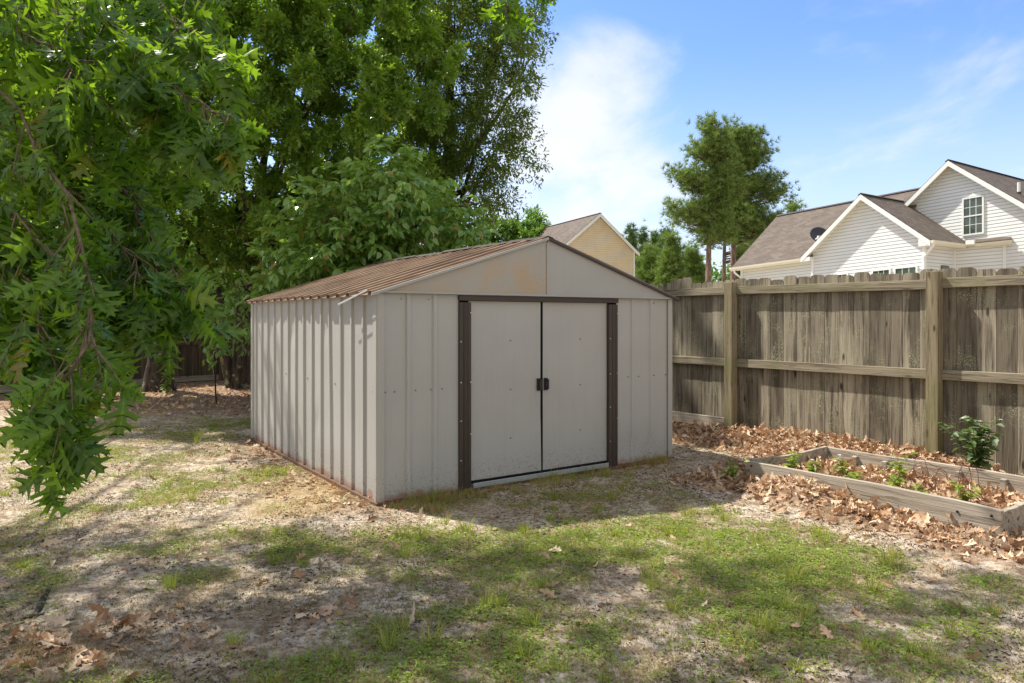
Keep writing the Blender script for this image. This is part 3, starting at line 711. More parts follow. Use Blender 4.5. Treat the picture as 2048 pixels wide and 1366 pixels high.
# ------------------------------------------------------------------ fences
def fence_run(root, origin, d, nrm, s0, s1, posts, H, mats, post=0.12, pitch=0.174, seed=0, rails=(0.93, 1.86), kick=None, tops=0.0, bays=None):
    rz = math.atan2(d[1], d[0]); r = np.random.default_rng(seed)
    Mx = lambda s, o, z: (s, o, z)           # root's own axes: x along the run, y to the outside
    ps = sorted(posts)
    for p in ps:
        z1 = H-0.03 + r.uniform(-.012, .012)
        b = MB(); b.box((p-post/2, -post-.02, -0.1), (p+post/2, -.02, z1)); b.build('post', M[mats[0]], root, 0.006)
    for a, c in zip(ps[:-1], ps[1:]):
        for zz in rails:
            b = MB(); sag = r.uniform(-.012, .012)
            x0, x1 = a+post/2, c-post/2
            b.poly([(x0, -.06, zz-.05), (x1, -.06, zz-.05+sag), (x1, -.001, zz-.05+sag), (x0, -.001, zz-.05), (x0, -.06, zz+.05), (x1, -.06, zz+.05+sag), (x1, -.001, zz+.05+sag), (x0, -.001, zz+.05)],
                   [(3, 2, 1, 0), (4, 5, 6, 7), (0, 1, 5, 4), (1, 2, 6, 5), (2, 3, 7, 6), (3, 0, 4, 7)])
            b.build('rail', M[mats[1]], root, 0.004)
        b = MB(); n = int(round((c-a)/pitch)); w = (c-a)/n
        for k in range(n):
            x0 = a + k*w + .001; x1 = x0 + w - .002 - r.uniform(0, .003) - (.006 if r.random() < .08 else 0); zt = H + r.uniform(-.022, .022) + (0.05 if r.random() < .06 else 0); cc = .032
            y0 = .002 + r.uniform(0, .004); y1 = y0+.018; wz = r.uniform(-.001, .001)
            pts = [(x0, -.02), (x1, -.02), (x1+wz, zt-cc), (x1-cc*.5+wz, zt-.008), (x1-cc*1.2+wz, zt), (x0+cc*1.2+wz, zt), (x0+cc*.5+wz, zt-.008), (x0+wz, zt-cc)]
            b.prism(pts, y0, y1, lambda p, t, z: (p, t, z))
        b.build('picket_panel', M[mats[2]], root)
    if kick:
        for (a, c, z0, z1) in kick:
            b = MB(); b.box((a, -.05, z0), (c, -.012, z1)); b.build('kickboard', M['bedwood'], root, 0.004)
fr = empty('privacy_fence', (FP2[0], FP2[1], 0), math.atan2(FD[1], FD[0]), 'weathered dog-eared board fence with posts and rails on its inner side, right of the shed', 'fence')
# x along FD; outside must be local -y for this winding, so mirror by using a rotated frame
fr.rotation_euler = (0, 0, math.atan2(-FD[1], -FD[0]))      # x now runs towards the viewer, y to the outside
fence_run(fr, FP2, -FD, FN, 0, 0, [-14.64, -12.2, -9.76, -7.32, -4.88, -2.44, 0.0, 2.44], 2.0, ('post', 'rail', 'picket'), seed=4, kick=[(-4.80, -2.51, 0.06, 0.20)])

# back fence, behind the trees
BF0 = np.array(G(-60, 792)[:2]); BFD = np.array((0.70, 0.714))
bf = empty('rear_fence', (BF0[0], BF0[1], 0), math.atan2(BFD[1], BFD[0]), 'shaded old board fence at the back of the yard behind the oak trunks', 'fence')
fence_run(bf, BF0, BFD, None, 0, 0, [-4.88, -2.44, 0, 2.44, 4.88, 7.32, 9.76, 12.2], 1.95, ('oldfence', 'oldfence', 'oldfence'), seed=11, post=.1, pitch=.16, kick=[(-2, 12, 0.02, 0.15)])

# ------------------------------------------------------------------ raised bed
bed = empty('raised_bed', (BED_O[0], BED_O[1], 0), math.atan2(BED_U[1], BED_U[0]), 'rectangular garden bed of weathered boards in front of the fence', 'garden bed')
# local x along the front board (away), local y = left of it; across direction is local -y
def bedboard(x0, x1, y0, y1, z0, z1, lab=None, end=None):
    n = 14; V = []; r = np.random.default_rng(int((x1+y1)*99) & 255)
    along = (x1-x0) > (y1-y0); L = max(x1-x0, y1-y0)
    for i in range(n):
        t = i/(n-1); bow = 0.012*math.sin(t*5+x0)+r.uniform(-.0025, .0025)
        for (a, z) in ((0, z0), (1, z0), (1, z1+bow), (0, z1+bow)):
            V.append((x0+t*L, y0+a*(y1-y0), z) if along else (x0+a*(x1-x0), y0+t*L, z))
    P4 = []
    for i in range(n-1):
        for j in range(4): P4.append((i*4+j, i*4+(j+1) % 4, (i+1)*4+(j+1) % 4, (i+1)*4+j))
    b = MB(); b.poly(V, P4 + [(0, 1, 2, 3), tuple((n-1)*4+k for k in (3, 2, 1, 0))]); o = b.build('board', M['bedwood'], bed, 0.005)
    if lab: o['label'] = lab
    return o
T_ = .04
bedboard(0, BED_L, -T_, 0, -.06, BED_H, 'long front board')
bedboard(0, BED_L, -BED_W, -BED_W+T_, -.06, BED_H+.01, 'long rear board')
bedboard(BED_L-T_-.001, BED_L-.001, -BED_W+T_, -T_, -.06, BED_H-.005, 'short far end board')
bedboard(.002, T_, -BED_W+T_, -T_, -.06, BED_H-.002, 'short near end board')
for x in (0.45, .8, 1.12, 1.45, 1.75):
    MB().box((x, -BED_W+T_+.001, -.05), (x+.045, -BED_W+T_+.045, BED_H-.02-.02*(x > 1))).build('cleat', M['bedwood'], bed, 0.004)
for (x, z) in ((.06, .14), (BED_L-.06, .14), (.28, .12), (.06, .05)): screw(bed, x, .002, z, 'black', .009)
def bedsoil():
    xs = np.linspace(T_, BED_L-T_, 60); ys = np.linspace(-BED_W+T_, -T_, 34); X, Y = np.meshgrid(xs, ys, indexing='ij')
    Z = .055 + (fbm(X, Y, 4, 6)-.5)*.06; V = np.stack([X, Y, Z], -1).reshape(-1, 3); ny = len(ys)
    i, j = np.meshgrid(np.arange(len(xs)-1), np.arange(ny-1), indexing='ij'); q = np.stack([i*ny+j, (i+1)*ny+j, (i+1)*ny+j+1, i*ny+j+1], -1).reshape(-1, 4)
    mesh_np('soil', V, [q], M['soil'], bed, True)
bedsoil()
def bed_world(u, v, z=0.0): p = BED_O + BED_U*u + BED_V*v; return np.array((p[0], p[1], z))

# ------------------------------------------------------------------ fallen leaves
def litter(name, pos, size, seed, tilt, label, protos=dead_p):
    r = np.random.default_rng(seed); n = len(pos)
    a = r.random(n)*2*np.pi; D = np.stack([np.cos(a), np.sin(a), r.normal(size=n)*tilt*0.7], 1)
    N = np.array([0, 0, 1.0]) + r.normal(size=(n, 3))*tilt; N[r.random(n) < .4] *= -1
    V, Fc, rib = scatter_leaves(protos, pos, D, N, size)
    o = mesh_np(name, V, [Fc], M['dead'], None, False, {'rib': rib}); tag(o, label, None, None, 'stuff'); return o
def sample_cover(n, xr, yr, which, thr=0.0, seed=0, power=1.0, near=True):
    r = np.random.default_rng(seed); x = r.uniform(*xr, n)
    y = yr[0] * (yr[1]/yr[0])**r.random(n) if near else r.uniform(*yr, n)
    w = which(x, y); k = (r.random(n) < np.clip(w, 0, 1)**power) & (w > thr) & ~in_shed(x, y)
    u, v = bed_uv(x, y); k &= ~((u > -.01) & (u < BED_L+.01) & (v > -.01) & (v < BED_W+.01)); x, y = x[k], y[k]
    vis = np.abs(x) < 0.78*y + 0.4; x, y = x[vis], y[vis]
    return np.stack([x, y, gh(x, y)], 1), r
def is_right(x, y):
    u, v = bed_uv(x, y); sx, sy = fence_st(x, y); a = sstep(-.72, -.30, v)*(1-.75*sstep(-.22, -.06, v)*sstep(1.15, .8, u))*sstep(-1.4, -.7, u)*sstep(2.6, 2.2, u); b = sstep(-1.45, -.7, sy + 0.4*(fbm(x, y, 3, 2)-.5))*sstep(-2.5, -1.0, sx)
    return np.clip(np.maximum(a, b), 0, 1)*(sy < -.02)
p1, r = sample_cover(60000, (0.9, 7.5), (3.2, 11), is_right, .12, 21, 1.2, False)
h = pile(p1[:, 0], p1[:, 1]); p1[:, 2] += r.random(len(p1))*0.022*(0.4+h*6).clip(0, 1.2) + .004
litter('leaf_drift', p1, .070*(.5+1.0*r.random(len(p1))), 22, .45, 'thick drift of brown oak leaves against the garden bed and fence')
nb = 2600; uu = rng.uniform(.05, BED_L-.05, nb); vv = rng.uniform(.05, BED_W-.05, nb); k = fbm(uu, vv, 3, 3) > .3
pb = np.array([bed_world(a, c, .06 + .02*rng.random()) for a, c in zip(uu[k], vv[k])]); litter('bed_leaf_litter', pb, .075*(.6+.8*rng.random(len(pb))), 23, .45, 'brown oak leaves lying inside the garden bed')
def lit_w(x, y): g, l, s = cover(x, y); return l*(1-is_right(x, y))
p2, r = sample_cover(40000, (-9, 4), (2.6, 16), lit_w, .10, 31, 1.0); p2[:, 2] += .008 + .01*r.random(len(p2))
litter('fallen_leaves', p2, .072*(.55+.9*r.random(len(p2))), 32, .35, 'dead brown leaves scattered over the sand and under the trees')
p3, r = sample_cover(1900, (-6, 5), (2.6, 9), lambda x, y: .20+.2*fbm(x, y, 3, 2), 0, 33); p3[:, 2] += .012
litter('loose_leaves', p3, .072*(.5+.9*r.random(len(p3))), 34, .35, 'single dry leaves lying here and there on the grass')

# ------------------------------------------------------------------ grass and low weeds
def blades(pos, r, hgt, wid, n_per, spread, lean):
    n = len(pos)*n_per; b = np.repeat(pos, n_per, 0); a = r.random(n)*2*np.pi; rr = spread*np.sqrt(r.random(n))
    b = b + np.stack([np.cos(a)*rr, np.sin(a)*rr, np.full(n, -.004)], 1)
    H = np.repeat(hgt, n_per)*(.5+.7*r.random(n)); dirv = np.stack([np.cos(a), np.sin(a), np.zeros(n)], 1)*(lean*(.3+r.random(n)))[:, None] + r.normal(size=(n, 3))*[.2, .2, 0]
    pa = r.random(n)*2*np.pi; w = np.stack([np.cos(pa), np.sin(pa), np.zeros(n)], 1)*(wid*(.6+.8*r.random(n)))[:, None]
    up = np.array([0, 0, 1.0]); V = np.zeros((n, 5, 3))
    m1 = b + (up*.55 + dirv*.28)*H[:, None]; m2 = b + (up*.92*(1-.25*lean) + dirv*.9)*H[:, None]
    V[:, 0] = b-w; V[:, 1] = b+w; V[:, 2] = m1-w*.75; V[:, 3] = m1+w*.75; V[:, 4] = m2
    i = np.arange(n)*5; q = np.stack([i, i+1, i+3, i+2], 1); t = np.stack([i+2, i+3, i+4], 1)
    return V.reshape(-1, 3), q, t
def grass_obj(name, mat, n, xr, yr, wfun, thr, seed, hgt, wid, n_per, spread, lean, label, power=1.0):
    p, r = sample_cover(n, xr, yr, wfun, thr, seed, power)
    H = hgt*(.5+r.random(len(p))); V, q, t = blades(p, r, H, wid, n_per, spread, lean)
    o = mesh_np(name, V, [q, t], M[mat], None, False); tag(o, label, None, None, 'stuff')
cg = lambda x, y: cover(x, y)[0]
grass_obj('grass', 'grass', 60000, (-7, 6.5), (2.7, 13), cg, .16, 41, .032, .0018, 7, .022, 1.1, 'short patchy green grass growing through the sand', 1.2)
grass_obj('grass_tufts', 'grass', 1000, (-6, 6), (2.7, 12), lambda x, y: cg(x, y)*.8+.05, .08, 42, .10, .0020, 38, .03, .8, 'taller green tufts dotted through the yard')
grass_obj('dry_grass', 'straw', 26000, (-8, 6), (2.7, 13), lambda x, y: cover(x, y)[2]*.9 + .25*cg(x, y), .05, 43, .045, .0012, 10, .03, 1.0, 'thin straw coloured dead grass lying in patches')
# tall tufts along the foot of the shed front
fp = []
for k in range(120):
    a = rng.uniform(0.03, 3.3); wgt = .8 if a < .75 else .35
    if rng.random() > wgt: continue
    q = C0 + SU*a + SV*(-abs(rng.normal())*.10-.05); fp.append((q[0], q[1], 0))
fp = np.array(fp); V, q, t = blades(fp, np.random.default_rng(5), np.where(rng.random(len(fp)) < .4, .15, .07), .0014, 30, .035, .75)
tag(mesh_np('shed_edge_grass', V, [q, t], M['grass'], None, False), 'wispy grass along the foot of the shed front', None, None, 'stuff')
fp2 = fp + rng.normal(size=fp.shape)*[.07, .05, 0]; V, q, t = blades(fp2, np.random.default_rng(6), np.full(len(fp2), .10), .0012, 44, .06, 1.0)
tag(mesh_np('shed_edge_straw', V, [q, t], M['straw'], None, False), 'dry straw along the foot of the shed front', None, None, 'stuff')
# creeping broad-leaved ground cover
p, r = sample_cover(90000, (-7, 6.5), (2.7, 12), cg, .18, 44, 1.7)
n = len(p); per = 7; b_ = np.repeat(p, per, 0) + r.normal(size=(n*per, 3))*[.03, .03, 0] + [0, 0, .006]; b_[:, 2] += r.random(n*per)*.016
a = r.random(n*per)*2*np.pi; D = np.stack([np.cos(a), np.sin(a), .3*r.random(n*per)+.1], 1); N_ = np.array([0, 0, 1.0]) + r.normal(size=(n*per, 3))*.35
V, Fc, rib = scatter_leaves(small_p, b_, D, N_, .021*(.5+1.0*r.random(n*per)))
tag(mesh_np('ground_weeds', V, [Fc], M['weed'], None, False, {'rib': rib}), 'low leafy weeds spreading between the grass', None, None, 'stuff')
# small dull sprigs everywhere, dead and half dead
p, r = sample_cover(80000, (-7, 6.5), (2.7, 10), lambda x, y: (.10+.8*sstep(.42, .6, fbm(x+5, y+3, 4, 1.9)))*(1-is_right(x, y)), .1, 46)
V, q, t = blades(p, r, np.full(len(p), .026), .0017, 4, .018, 1.3)
tag(mesh_np('dry_sprigs', V, [q, t], M['sprig'], None, False), 'dull brownish sprigs and stubble across the bare sand', None, None, 'stuff')
# debris specks on the sand
p, r = sample_cover(170000, (-6, 5), (2.7, 10), lambda x, y: sstep(.38, .62, fbm(x, y, 4, 2.3))*.95+.12, 0, 45)
a = r.random(len(p))*2*np.pi; D = np.stack([np.cos(a), np.sin(a), r.normal(size=len(p))*.3], 1); V, Fc, rib = scatter_leaves(small_p, p + [0, 0, .004], D, unit(len(p), r), .019*(.25+1.3*r.random(len(p))**2.5))
tag(mesh_np('debris', V, [Fc], M['debris'], None, False, {'rib': rib}), 'dark crumbs of bark and twigs on the sand', None, None, 'stuff')

# ------------------------------------------------------------------ weeds and plants in and round the bed
def weed(name, base, hgt, n_stem, n_leaf, leaf, label, seed, flowers=0, protos=oval_p, droop=.3, group='weeds in the garden bed', spread=.35):
    r = np.random.default_rng(seed); base = np.array(base, float); root = empty(name, tuple(base), label=label, cat='plant')
    T = Tubes(); P_, D_ = [], []; tips = []
    for k in range(n_stem):
        a = r.random()*6.28; h = hgt*r.uniform(.6, 1.0); off = np.array((math.cos(a), math.sin(a), 0))*h*spread*r.random()
        tt = np.linspace(0, 1, 7)[:, None]; pts = tt*np.array((0, 0, h)) + off*tt**1.6 + r.normal(size=(7, 3))*.012*hgt; pts[0] = 0
        T.add(pts, np.linspace(.0045, .0015, 7)*(hgt/.4)**.5, 5); tips.append(pts[-1])
        for q in range(n_leaf):
            s = r.uniform(.2, 1.0)*6; i = min(int(s), 5); p = pts[i]*(1-(s-i)) + pts[i+1]*(s-i); aa = r.random()*6.28
            P_.append(p); D_.append((math.cos(aa), math.sin(aa), r.uniform(-.2, .6)))
    P_ = np.array(P_); D_ = np.array(D_); N_ = np.array([0, 0, 1.0]) + unit(len(P_), r)*.4
    V, Fc, rib = scatter_leaves(protos, P_, D_, N_, leaf*(.55+.7*r.random(len(P_))))
    mesh_np('leaves', V, [Fc], M['nettle' if name == 'nettle_weed' else 'weed'], root, False, {'rib': rib}); T.build('stem', M['stem'], root)
    for k in range(flowers):
        c = tips[k % len(tips)] + r.normal(size=3)*.02; a = np.arange(5)*1.2566 + r.random()
        D = np.stack([np.cos(a), np.sin(a), np.full(5, .25)], 1); V, Fc, rib = scatter_leaves([oval_p[0]], np.repeat(c[None], 5, 0), D, np.tile([0, 0, 1.0], (5, 1)), np.full(5, .022))
        mesh_np('flower', V, [Fc], M['flower'], root, False, {'rib': rib})
    return root
WL = [(0, .01), (.1, .03), (.22, .22), (.30, .16), (.45, .27), (.52, .18), (.68, .22), (.75, .12), (.88, .10), (1, .01)]
nettle_p = [leaf_proto(WL, .35, .3, .2, 3, .08), leaf_proto(WL, .1, .3, -.3, 4, .08)]
weed('nettle_weed', (4.33, 6.62, .03), .58, 15, 16, .115, 'tall leafy nettle weed with pale flowers behind the garden bed by the fence', 51, 6, nettle_p, spread=.8)
weed('leafy_weed', bed_world(1.50, .55, .06), .22, 4, 8, .085, 'small weed with white flowers in the middle of the garden bed', 52, 2, nettle_p)
weed('leafy_weed', bed_world(1.92, .38, .06), .20, 5, 8, .075, 'bushy green weed at the far left corner inside the garden bed', 53, 0, nettle_p, spread=.7)
weed('leafy_weed', bed_world(1.70, .42, .06), .17, 4, 8, .08, 'low weed with one white flower left of centre in the garden bed', 54, 1, nettle_p, spread=.7)
weed('leafy_weed', bed_world(.95, .45, .06), .20, 5, 9, .07, 'sprawling weed near the right middle of the garden bed', 55, 0, nettle_p, spread=.8)
weed('leafy_weed', bed_world(.72, .32, .06), .15, 5, 9, .06, 'yellow green low weed beside the front board of the garden bed', 56, 0, small_p, spread=.9)
weed('leafy_weed', bed_world(.45, .50, .06), .16, 5, 9, .07, 'low green weed nearest the right edge of the picture in the garden bed', 61, 0, nettle_p, spread=.9)
weed('leafy_weed', bed_world(1.25, .30, .06), .14, 6, 9, .07, 'spreading weed just inside the front board of the garden bed, at its middle', 62, 0, nettle_p, spread=1.0)
weed('leafy_weed', bed_world(1.10, .75, .06), .26, 5, 9, .08, 'upright leafy weed close to the rear board of the garden bed', 63, 1, nettle_p, spread=.6)
weed('leafy_weed', (2.02, 6.55, .0), .22, 5, 12, .07, 'leafy weed on the ground at the left end of the garden bed', 57, 0, nettle_p, spread=.9)
weed('leafy_weed', (2.42, 6.35, .0), .13, 3, 6, .07, 'bright green seedling touching the corner of the garden bed', 58, 0, nettle_p, spread=.6)
weed('leafy_weed', (5.0, 6.0, .0), .16, 5, 10, .07, 'dark leafy weed at the foot of the fence on the far right', 59, 0, nettle_p, spread=.8)
weed('leafy_sapling', (-6.6, 13.6, 0), .75, 4, 22, .12, 'thin leafy sapling in the shade between the two oak trunks', 60, 0, oval_p, spread=.4)
def vine():
    r = np.random.default_rng(8); o = bed_world(.75, .55, .06); T = Tubes()
    for k in range(11):
        a = bed_world(r.uniform(.35, 1.2), r.uniform(.35, 1.0), .06); b = bed_world(r.uniform(.35, 1.2), r.uniform(.35, 1.0), .06)
        tt = np.linspace(0, 1, 12)[:, None]; hgt = r.uniform(.12, .3); pts = a*(1-tt) + b*tt + np.array([0, 0, 1])*np.sin(tt*np.pi)*hgt + r.normal(size=(12, 3))*.008
        T.add(pts, .0028, 5)
    ob = T.build('dry_vine', M['vine'], None, off=o); ob.location = o; tag(ob, 'tangle of dry looping vine stems over the garden bed', 'vine')
vine()

# ------------------------------------------------------------------ white house
HO = np.array((16.85, 26.0)); HA = np.array((.568, -.823)); HN = np.array((.823, .568)); SHEAR = .05
house = empty('white_house', (HO[0], HO[1], 0), math.atan2(HA[1], HA[0]), 'white vinyl sided house with brown shingle roof and two gables behind the fence', 'house')
hp = lambda s, t, z: (s, t, z + SHEAR*s)          # house axes: x along the gable fronts, y into the house
def siding(name, f0, f1, z0, z1, exp, Mx, mat, parent):
    """lap siding between f0(z) and f1(z) along p; Mx(p,out,z)"""
    V = []; Q = []; z = z0; n = 0
    while z < z1-1e-3:
        zt = min(z+exp, z1); lift = .013
        g = min(.02*exp/.124, zt-z)
        a = [Mx(f0(z), -.001, z), Mx(f1(z), -.001, z), Mx(f1(z+g), .002, z+g), Mx(f0(z+g), .002, z+g), Mx(f0(z+g), lift, z+g), Mx(f1(z+g), lift, z+g), Mx(f1(zt), .006, zt), Mx(f0(zt), .006, zt)]
        V += a; Q += [(n, n+1, n+2, n+3), (n+3, n+2, n+5, n+4), (n+4, n+5, n+6, n+7)]; n += 8; z = zt
    me = bpy.data.meshes.new(name); me.from_pydata(V, [], Q); me.materials.append(M[mat]); me.materials.append(M['lap_shade'])
    for p in me.polygons: p.material_index = 1 if p.index % 3 < 2 else 0
    return link(bpy.data.objects.new(name, me), parent)
def slab(name, quad, th, mat, parent, uvs=None):
    """roof slab: quad of 4 points (eave a, eave b, ridge b, ridge a), thickness down; shingle uv in metres"""
    q = [Vector(p) for p in quad]; nrm = (q[1]-q[0]).cross(q[3]-q[0]).normalized(); nrm = nrm if nrm.z > 0 else -nrm
    lo = [p - nrm*th for p in q]; me = bpy.data.meshes.new(name)
    me.from_pydata([tuple(p) for p in q+lo], [], [(0, 1, 2, 3), (7, 6, 5, 4), (0, 4, 5, 1), (1, 5, 6, 2), (2, 6, 7, 3), (3, 7, 4, 0)])
    uv = me.uv_layers.new(name='UV'); e = (q[1]-q[0]).normalized(); up = nrm.cross(e)
    for l in me.loops:
        v = Vector(me.vertices[l.vertex_index].co) - q[0]; uv.data[l.index].uv = (v.dot(e), v.dot(up))
    me.materials.append(M[mat]); return link(bpy.data.objects.new(name, me), parent)
def board(name, p0, p1, w, th, out, mat, parent):
    """fascia board hanging w below line p0-p1, thickness th along out"""
    p0, p1, out = Vector(p0), Vector(p1), Vector(out).normalized()*th; d = Vector((0, 0, -w))
    vs = [p0, p1, p1+d, p0+d]; vs = vs + [v+out for v in vs]
    b = MB(); b.poly([tuple(v) for v in vs], [(0, 1, 2, 3), (7, 6, 5, 4), (0, 4, 5, 1), (1, 5, 6, 2), (2, 6, 7, 3), (3, 7, 4, 0)]); return b.build(name, M[mat], parent)
def gable_roof(cs, hw, zr, ze, t0, t1, parent, P3, both=True, fw=.19, sofmat='soffit'):
    for sg in (-1, 1):
        a, b = cs+sg*hw, cs
        slab('roof', [P3(a, t0, ze), P3(a, t1, ze), P3(b, t1, zr), P3(b, t0, zr)], .04, 'shingle', parent)
        slab('soffit', [P3(a-sg*.02, t0+.01, ze-.075), P3(a-sg*.02, t0+.30, ze-.075), P3(b, t0+.30, zr-.075), P3(b, t0+.01, zr-.075)], .03, sofmat, parent)
        board('rake_board', P3(a, t0+.004, ze-.035), P3(b, t0+.004, zr-.035), fw, .026, (0, -1, 0), 'white', parent)
    slab('ridge_cap', [P3(cs-.12, t0, zr-.03), P3(cs-.12, t1, zr-.03), P3(cs, t1, zr+.035), P3(cs, t0, zr+.035)], .02, 'flash', parent)
    slab('ridge_cap', [P3(cs+.12, t0, zr-.03), P3(cs+.12, t1, zr-.03), P3(cs, t1, zr+.035), P3(cs, t0, zr+.035)], .02, 'flash', parent)
EXP = .124
# gable B (big, right)
cB, zB, pit = -.72, 7.42, .84
gB = lambda sg: (lambda z: cB + sg*min((zB-.12-z)/pit, 3.9))
siding('gable_wall', gB(-1), gB(1), 0, zB-.14, EXP, lambda p, o, z: hp(p, -o, z), 'wsiding', house)
gable_roof(cB, 4.35, zB, zB-pit*4.35, -.32, 9.0, house, hp)
# gable A (small, left, forward)
cA, zA = -2.53, 6.25
gA = lambda sg: (lambda z: cA + sg*min((zA-.12-z)/pit, 2.12))
siding('gable_wall', gA(-1), gA(1), 0, zA-.14, EXP, lambda p, o, z: hp(p, -2.75-o, z), 'wsiding', house)
gable_roof(cA, 2.45, zA, 4.20, -3.05, .01, house, hp)
siding('side_wall', lambda z: -2.75, lambda z: -.57, 0, 4.15, EXP, lambda p, o, z: hp(-.41+o, p, z), 'wsiding', house)
siding('side_wall', lambda z: -2.0, lambda z: -2.75, 0, 4.15, EXP, lambda p, o, z: hp(-4.65-o, p, z), 'wsiding', house)
siding('bay_wall', lambda z: 0.0, lambda z: 1.0, 0, 4.12, EXP, lambda p, o, z: hp(-.41+1.42*p+o*.37, -.57+.57*p-o*.93, z), 'wsiding', house)
for (s, t) in ((-.41, -2.75), (-4.65, -2.75), (-.41, -.57), (1.01, 0.0), (-8.6, -2.0)):
    b = MB(); b.poly([hp(s-.05, t-.05, 0), hp(s+.05, t-.05, 0), hp(s+.05, t+.05, 0), hp(s-.05, t+.05, 0), hp(s-.05, t-.05, 4.15), hp(s+.05, t-.05, 4.15), hp(s+.05, t+.05, 4.15), hp(s-.05, t+.05, 4.15)],
                     [(3, 2, 1, 0), (4, 5, 6, 7), (0, 1, 5, 4), (1, 2, 6, 5), (2, 3, 7, 6), (3, 0, 4, 7)]); b.build('corner_post', M['white'], house)
# pent roof and gutters on the right of gable A
slab('roof', [hp(-.08, -.44, 4.22), hp(1.25, -.10, 4.22), hp(1.2, 0.0, 4.32), hp(-.3, 0.0, 4.42)], .04, 'shingle', house)
def gutter(name, p0, p1, out, parent, mat='soffit'):
    p0, p1, o = Vector(p0), Vector(p1), Vector(out).normalized(); u = Vector((0, 0, 1)); prof = [(0, 0), (.05, -.02), (.11, .05), (.12, .12), (.105, .12), (.0, .11)]
    vs = [p0+o*a+u*(b-.10) for a, b in prof] + [p1+o*a+u*(b-.10) for a, b in prof]; n = len(prof)
    b = MB(); b.poly([tuple(v) for v in vs], [tuple(range(n)), tuple(range(2*n-1, n-1, -1))] + [(i, i+n, (i+1) % n+n, (i+1) % n) for i in range(n)]); return b.build(name, M[mat], parent)
gutter('gutter', hp(-.09, -3.05, 4.16), hp(-.09, -.44, 4.16), (1, 0, 0), house); gutter('gutter', hp(-.09, -.44, 4.16), hp(1.27, -.12, 4.16), (.2, -1, 0), house)
b = MB(); b.box(hp(.0, -.62, 4.16), hp(.28, -.54, 4.30)); b.build('splash_guard', M['white'], house)
# soffits on the right
b = MB(); b.poly([hp(-.41, -3.0, 4.06), hp(-.05, -3.0, 4.06), hp(-.05, -.5, 4.06), hp(-.41, -.5, 4.06)], [(0, 1, 2, 3)]); b.poly([hp(-.45, -.6, 4.055), hp(-.05, -.6, 4.055), hp(1.28, -.12, 4.055), hp(1.2, 0.0, 4.055), hp(-.4, 0.0, 4.055)], [(0, 1, 2, 3, 4)]); b.build('soffit', M['soffit'], house)
# boxed eave returns of gable A
for sg, s0 in ((1, -.41), (-1, -4.65)):
    b = MB(); xs = sorted((s0-.06*sg, s0+.31*sg)); b.poly([hp(xs[0], -3.06, 4.02), hp(xs[1], -3.06, 4.02), hp(xs[1], -3.06, 4.16), hp(xs[0], -3.06, 4.34) if sg > 0 else hp(xs[0], -3.06, 4.16),
        hp(xs[0], -2.76, 4.02), hp(xs[1], -2.76, 4.02), hp(xs[1], -2.76, 4.16), hp(xs[0], -2.76, 4.34) if sg > 0 else hp(xs[0], -2.76, 4.16)], [(0, 1, 2, 3), (7, 6, 5, 4), (0, 4, 5, 1), (1, 5, 6, 2), (2, 6, 7, 3), (3, 7, 4, 0)]); b.build('eave_return', M['white'], house)
b = MB(); b.tube([hp(.02, -3.0, 4.10), hp(-.02, -2.98, 3.98), hp(-.36, -2.86, 3.66), hp(-.38, -2.84, 3.5), hp(-.38, -2.84, 0)], .045, 8); b.build('downspout', M['white'], house)
# main wing M
siding('front_wall', lambda z: -8.6, lambda z: -4.66, 0, 4.1, EXP, lambda p, o, z: hp(p, -2.0-o, z), 'wsiding', house)
tM, zM = 1.03, 6.84; teM = -2.34; zeM = 4.24
slab('roof', [hp(-8.9, teM, zeM), hp(-2.0, teM, zeM), hp(-2.0, tM, zM), hp(-8.9, tM, zM)], .05, 'shingle', house)
slab('roof', [hp(-8.9, 2*tM-teM, zeM), hp(-1.0, 2*tM-teM, zeM), hp(-1.0, tM, zM), hp(-8.9, tM, zM)], .05, 'shingle', house)
slab('roof', [hp(-2.0, .02, 6.03), hp(-1.0, .02, 6.03), hp(-1.0, tM, zM), hp(-2.0, tM, zM)], .05, 'shingle', house)
for sg in (-1, 1): slab('ridge_cap', [hp(-8.9, tM+sg*.13, zM-.04), hp(-1.2, tM+sg*.13, zM-.04), hp(-1.2, tM, zM+.035), hp(-8.9, tM, zM+.035)], .02, 'flash', house)
gutter('gutter', hp(-8.95, teM-.01, zeM-.04), hp(-4.78, teM-.01, zeM-.04), (0, -1, 0), house)
b = MB(); b.poly([hp(-8.85, teM, 4.12), hp(-4.7, teM, 4.12), hp(-4.7, -2.0, 4.10), hp(-8.85, -2.0, 4.10)], [(0, 1, 2, 3)]); b.build('soffit', M['soffit'], house)
siding('end_wall', lambda z: -2.0, lambda z: 4.0, 0, 4.1, EXP, lambda p, o, z: hp(-8.6-o, p, z), 'wsiding', house)
b = MB(); b.tube([hp(-8.75, teM-.05, 4.12), hp(-8.73, teM, 3.98), hp(-8.6, -2.08, 3.75), hp(-8.6, -2.08, 0)], .045, 8); b.build('downspout', M['white'], house)
board('rake_board', hp(-8.9, teM, zeM-.03), hp(-8.9, tM, zM-.03), .17, .02, (-1, 0, 0), 'white', house)
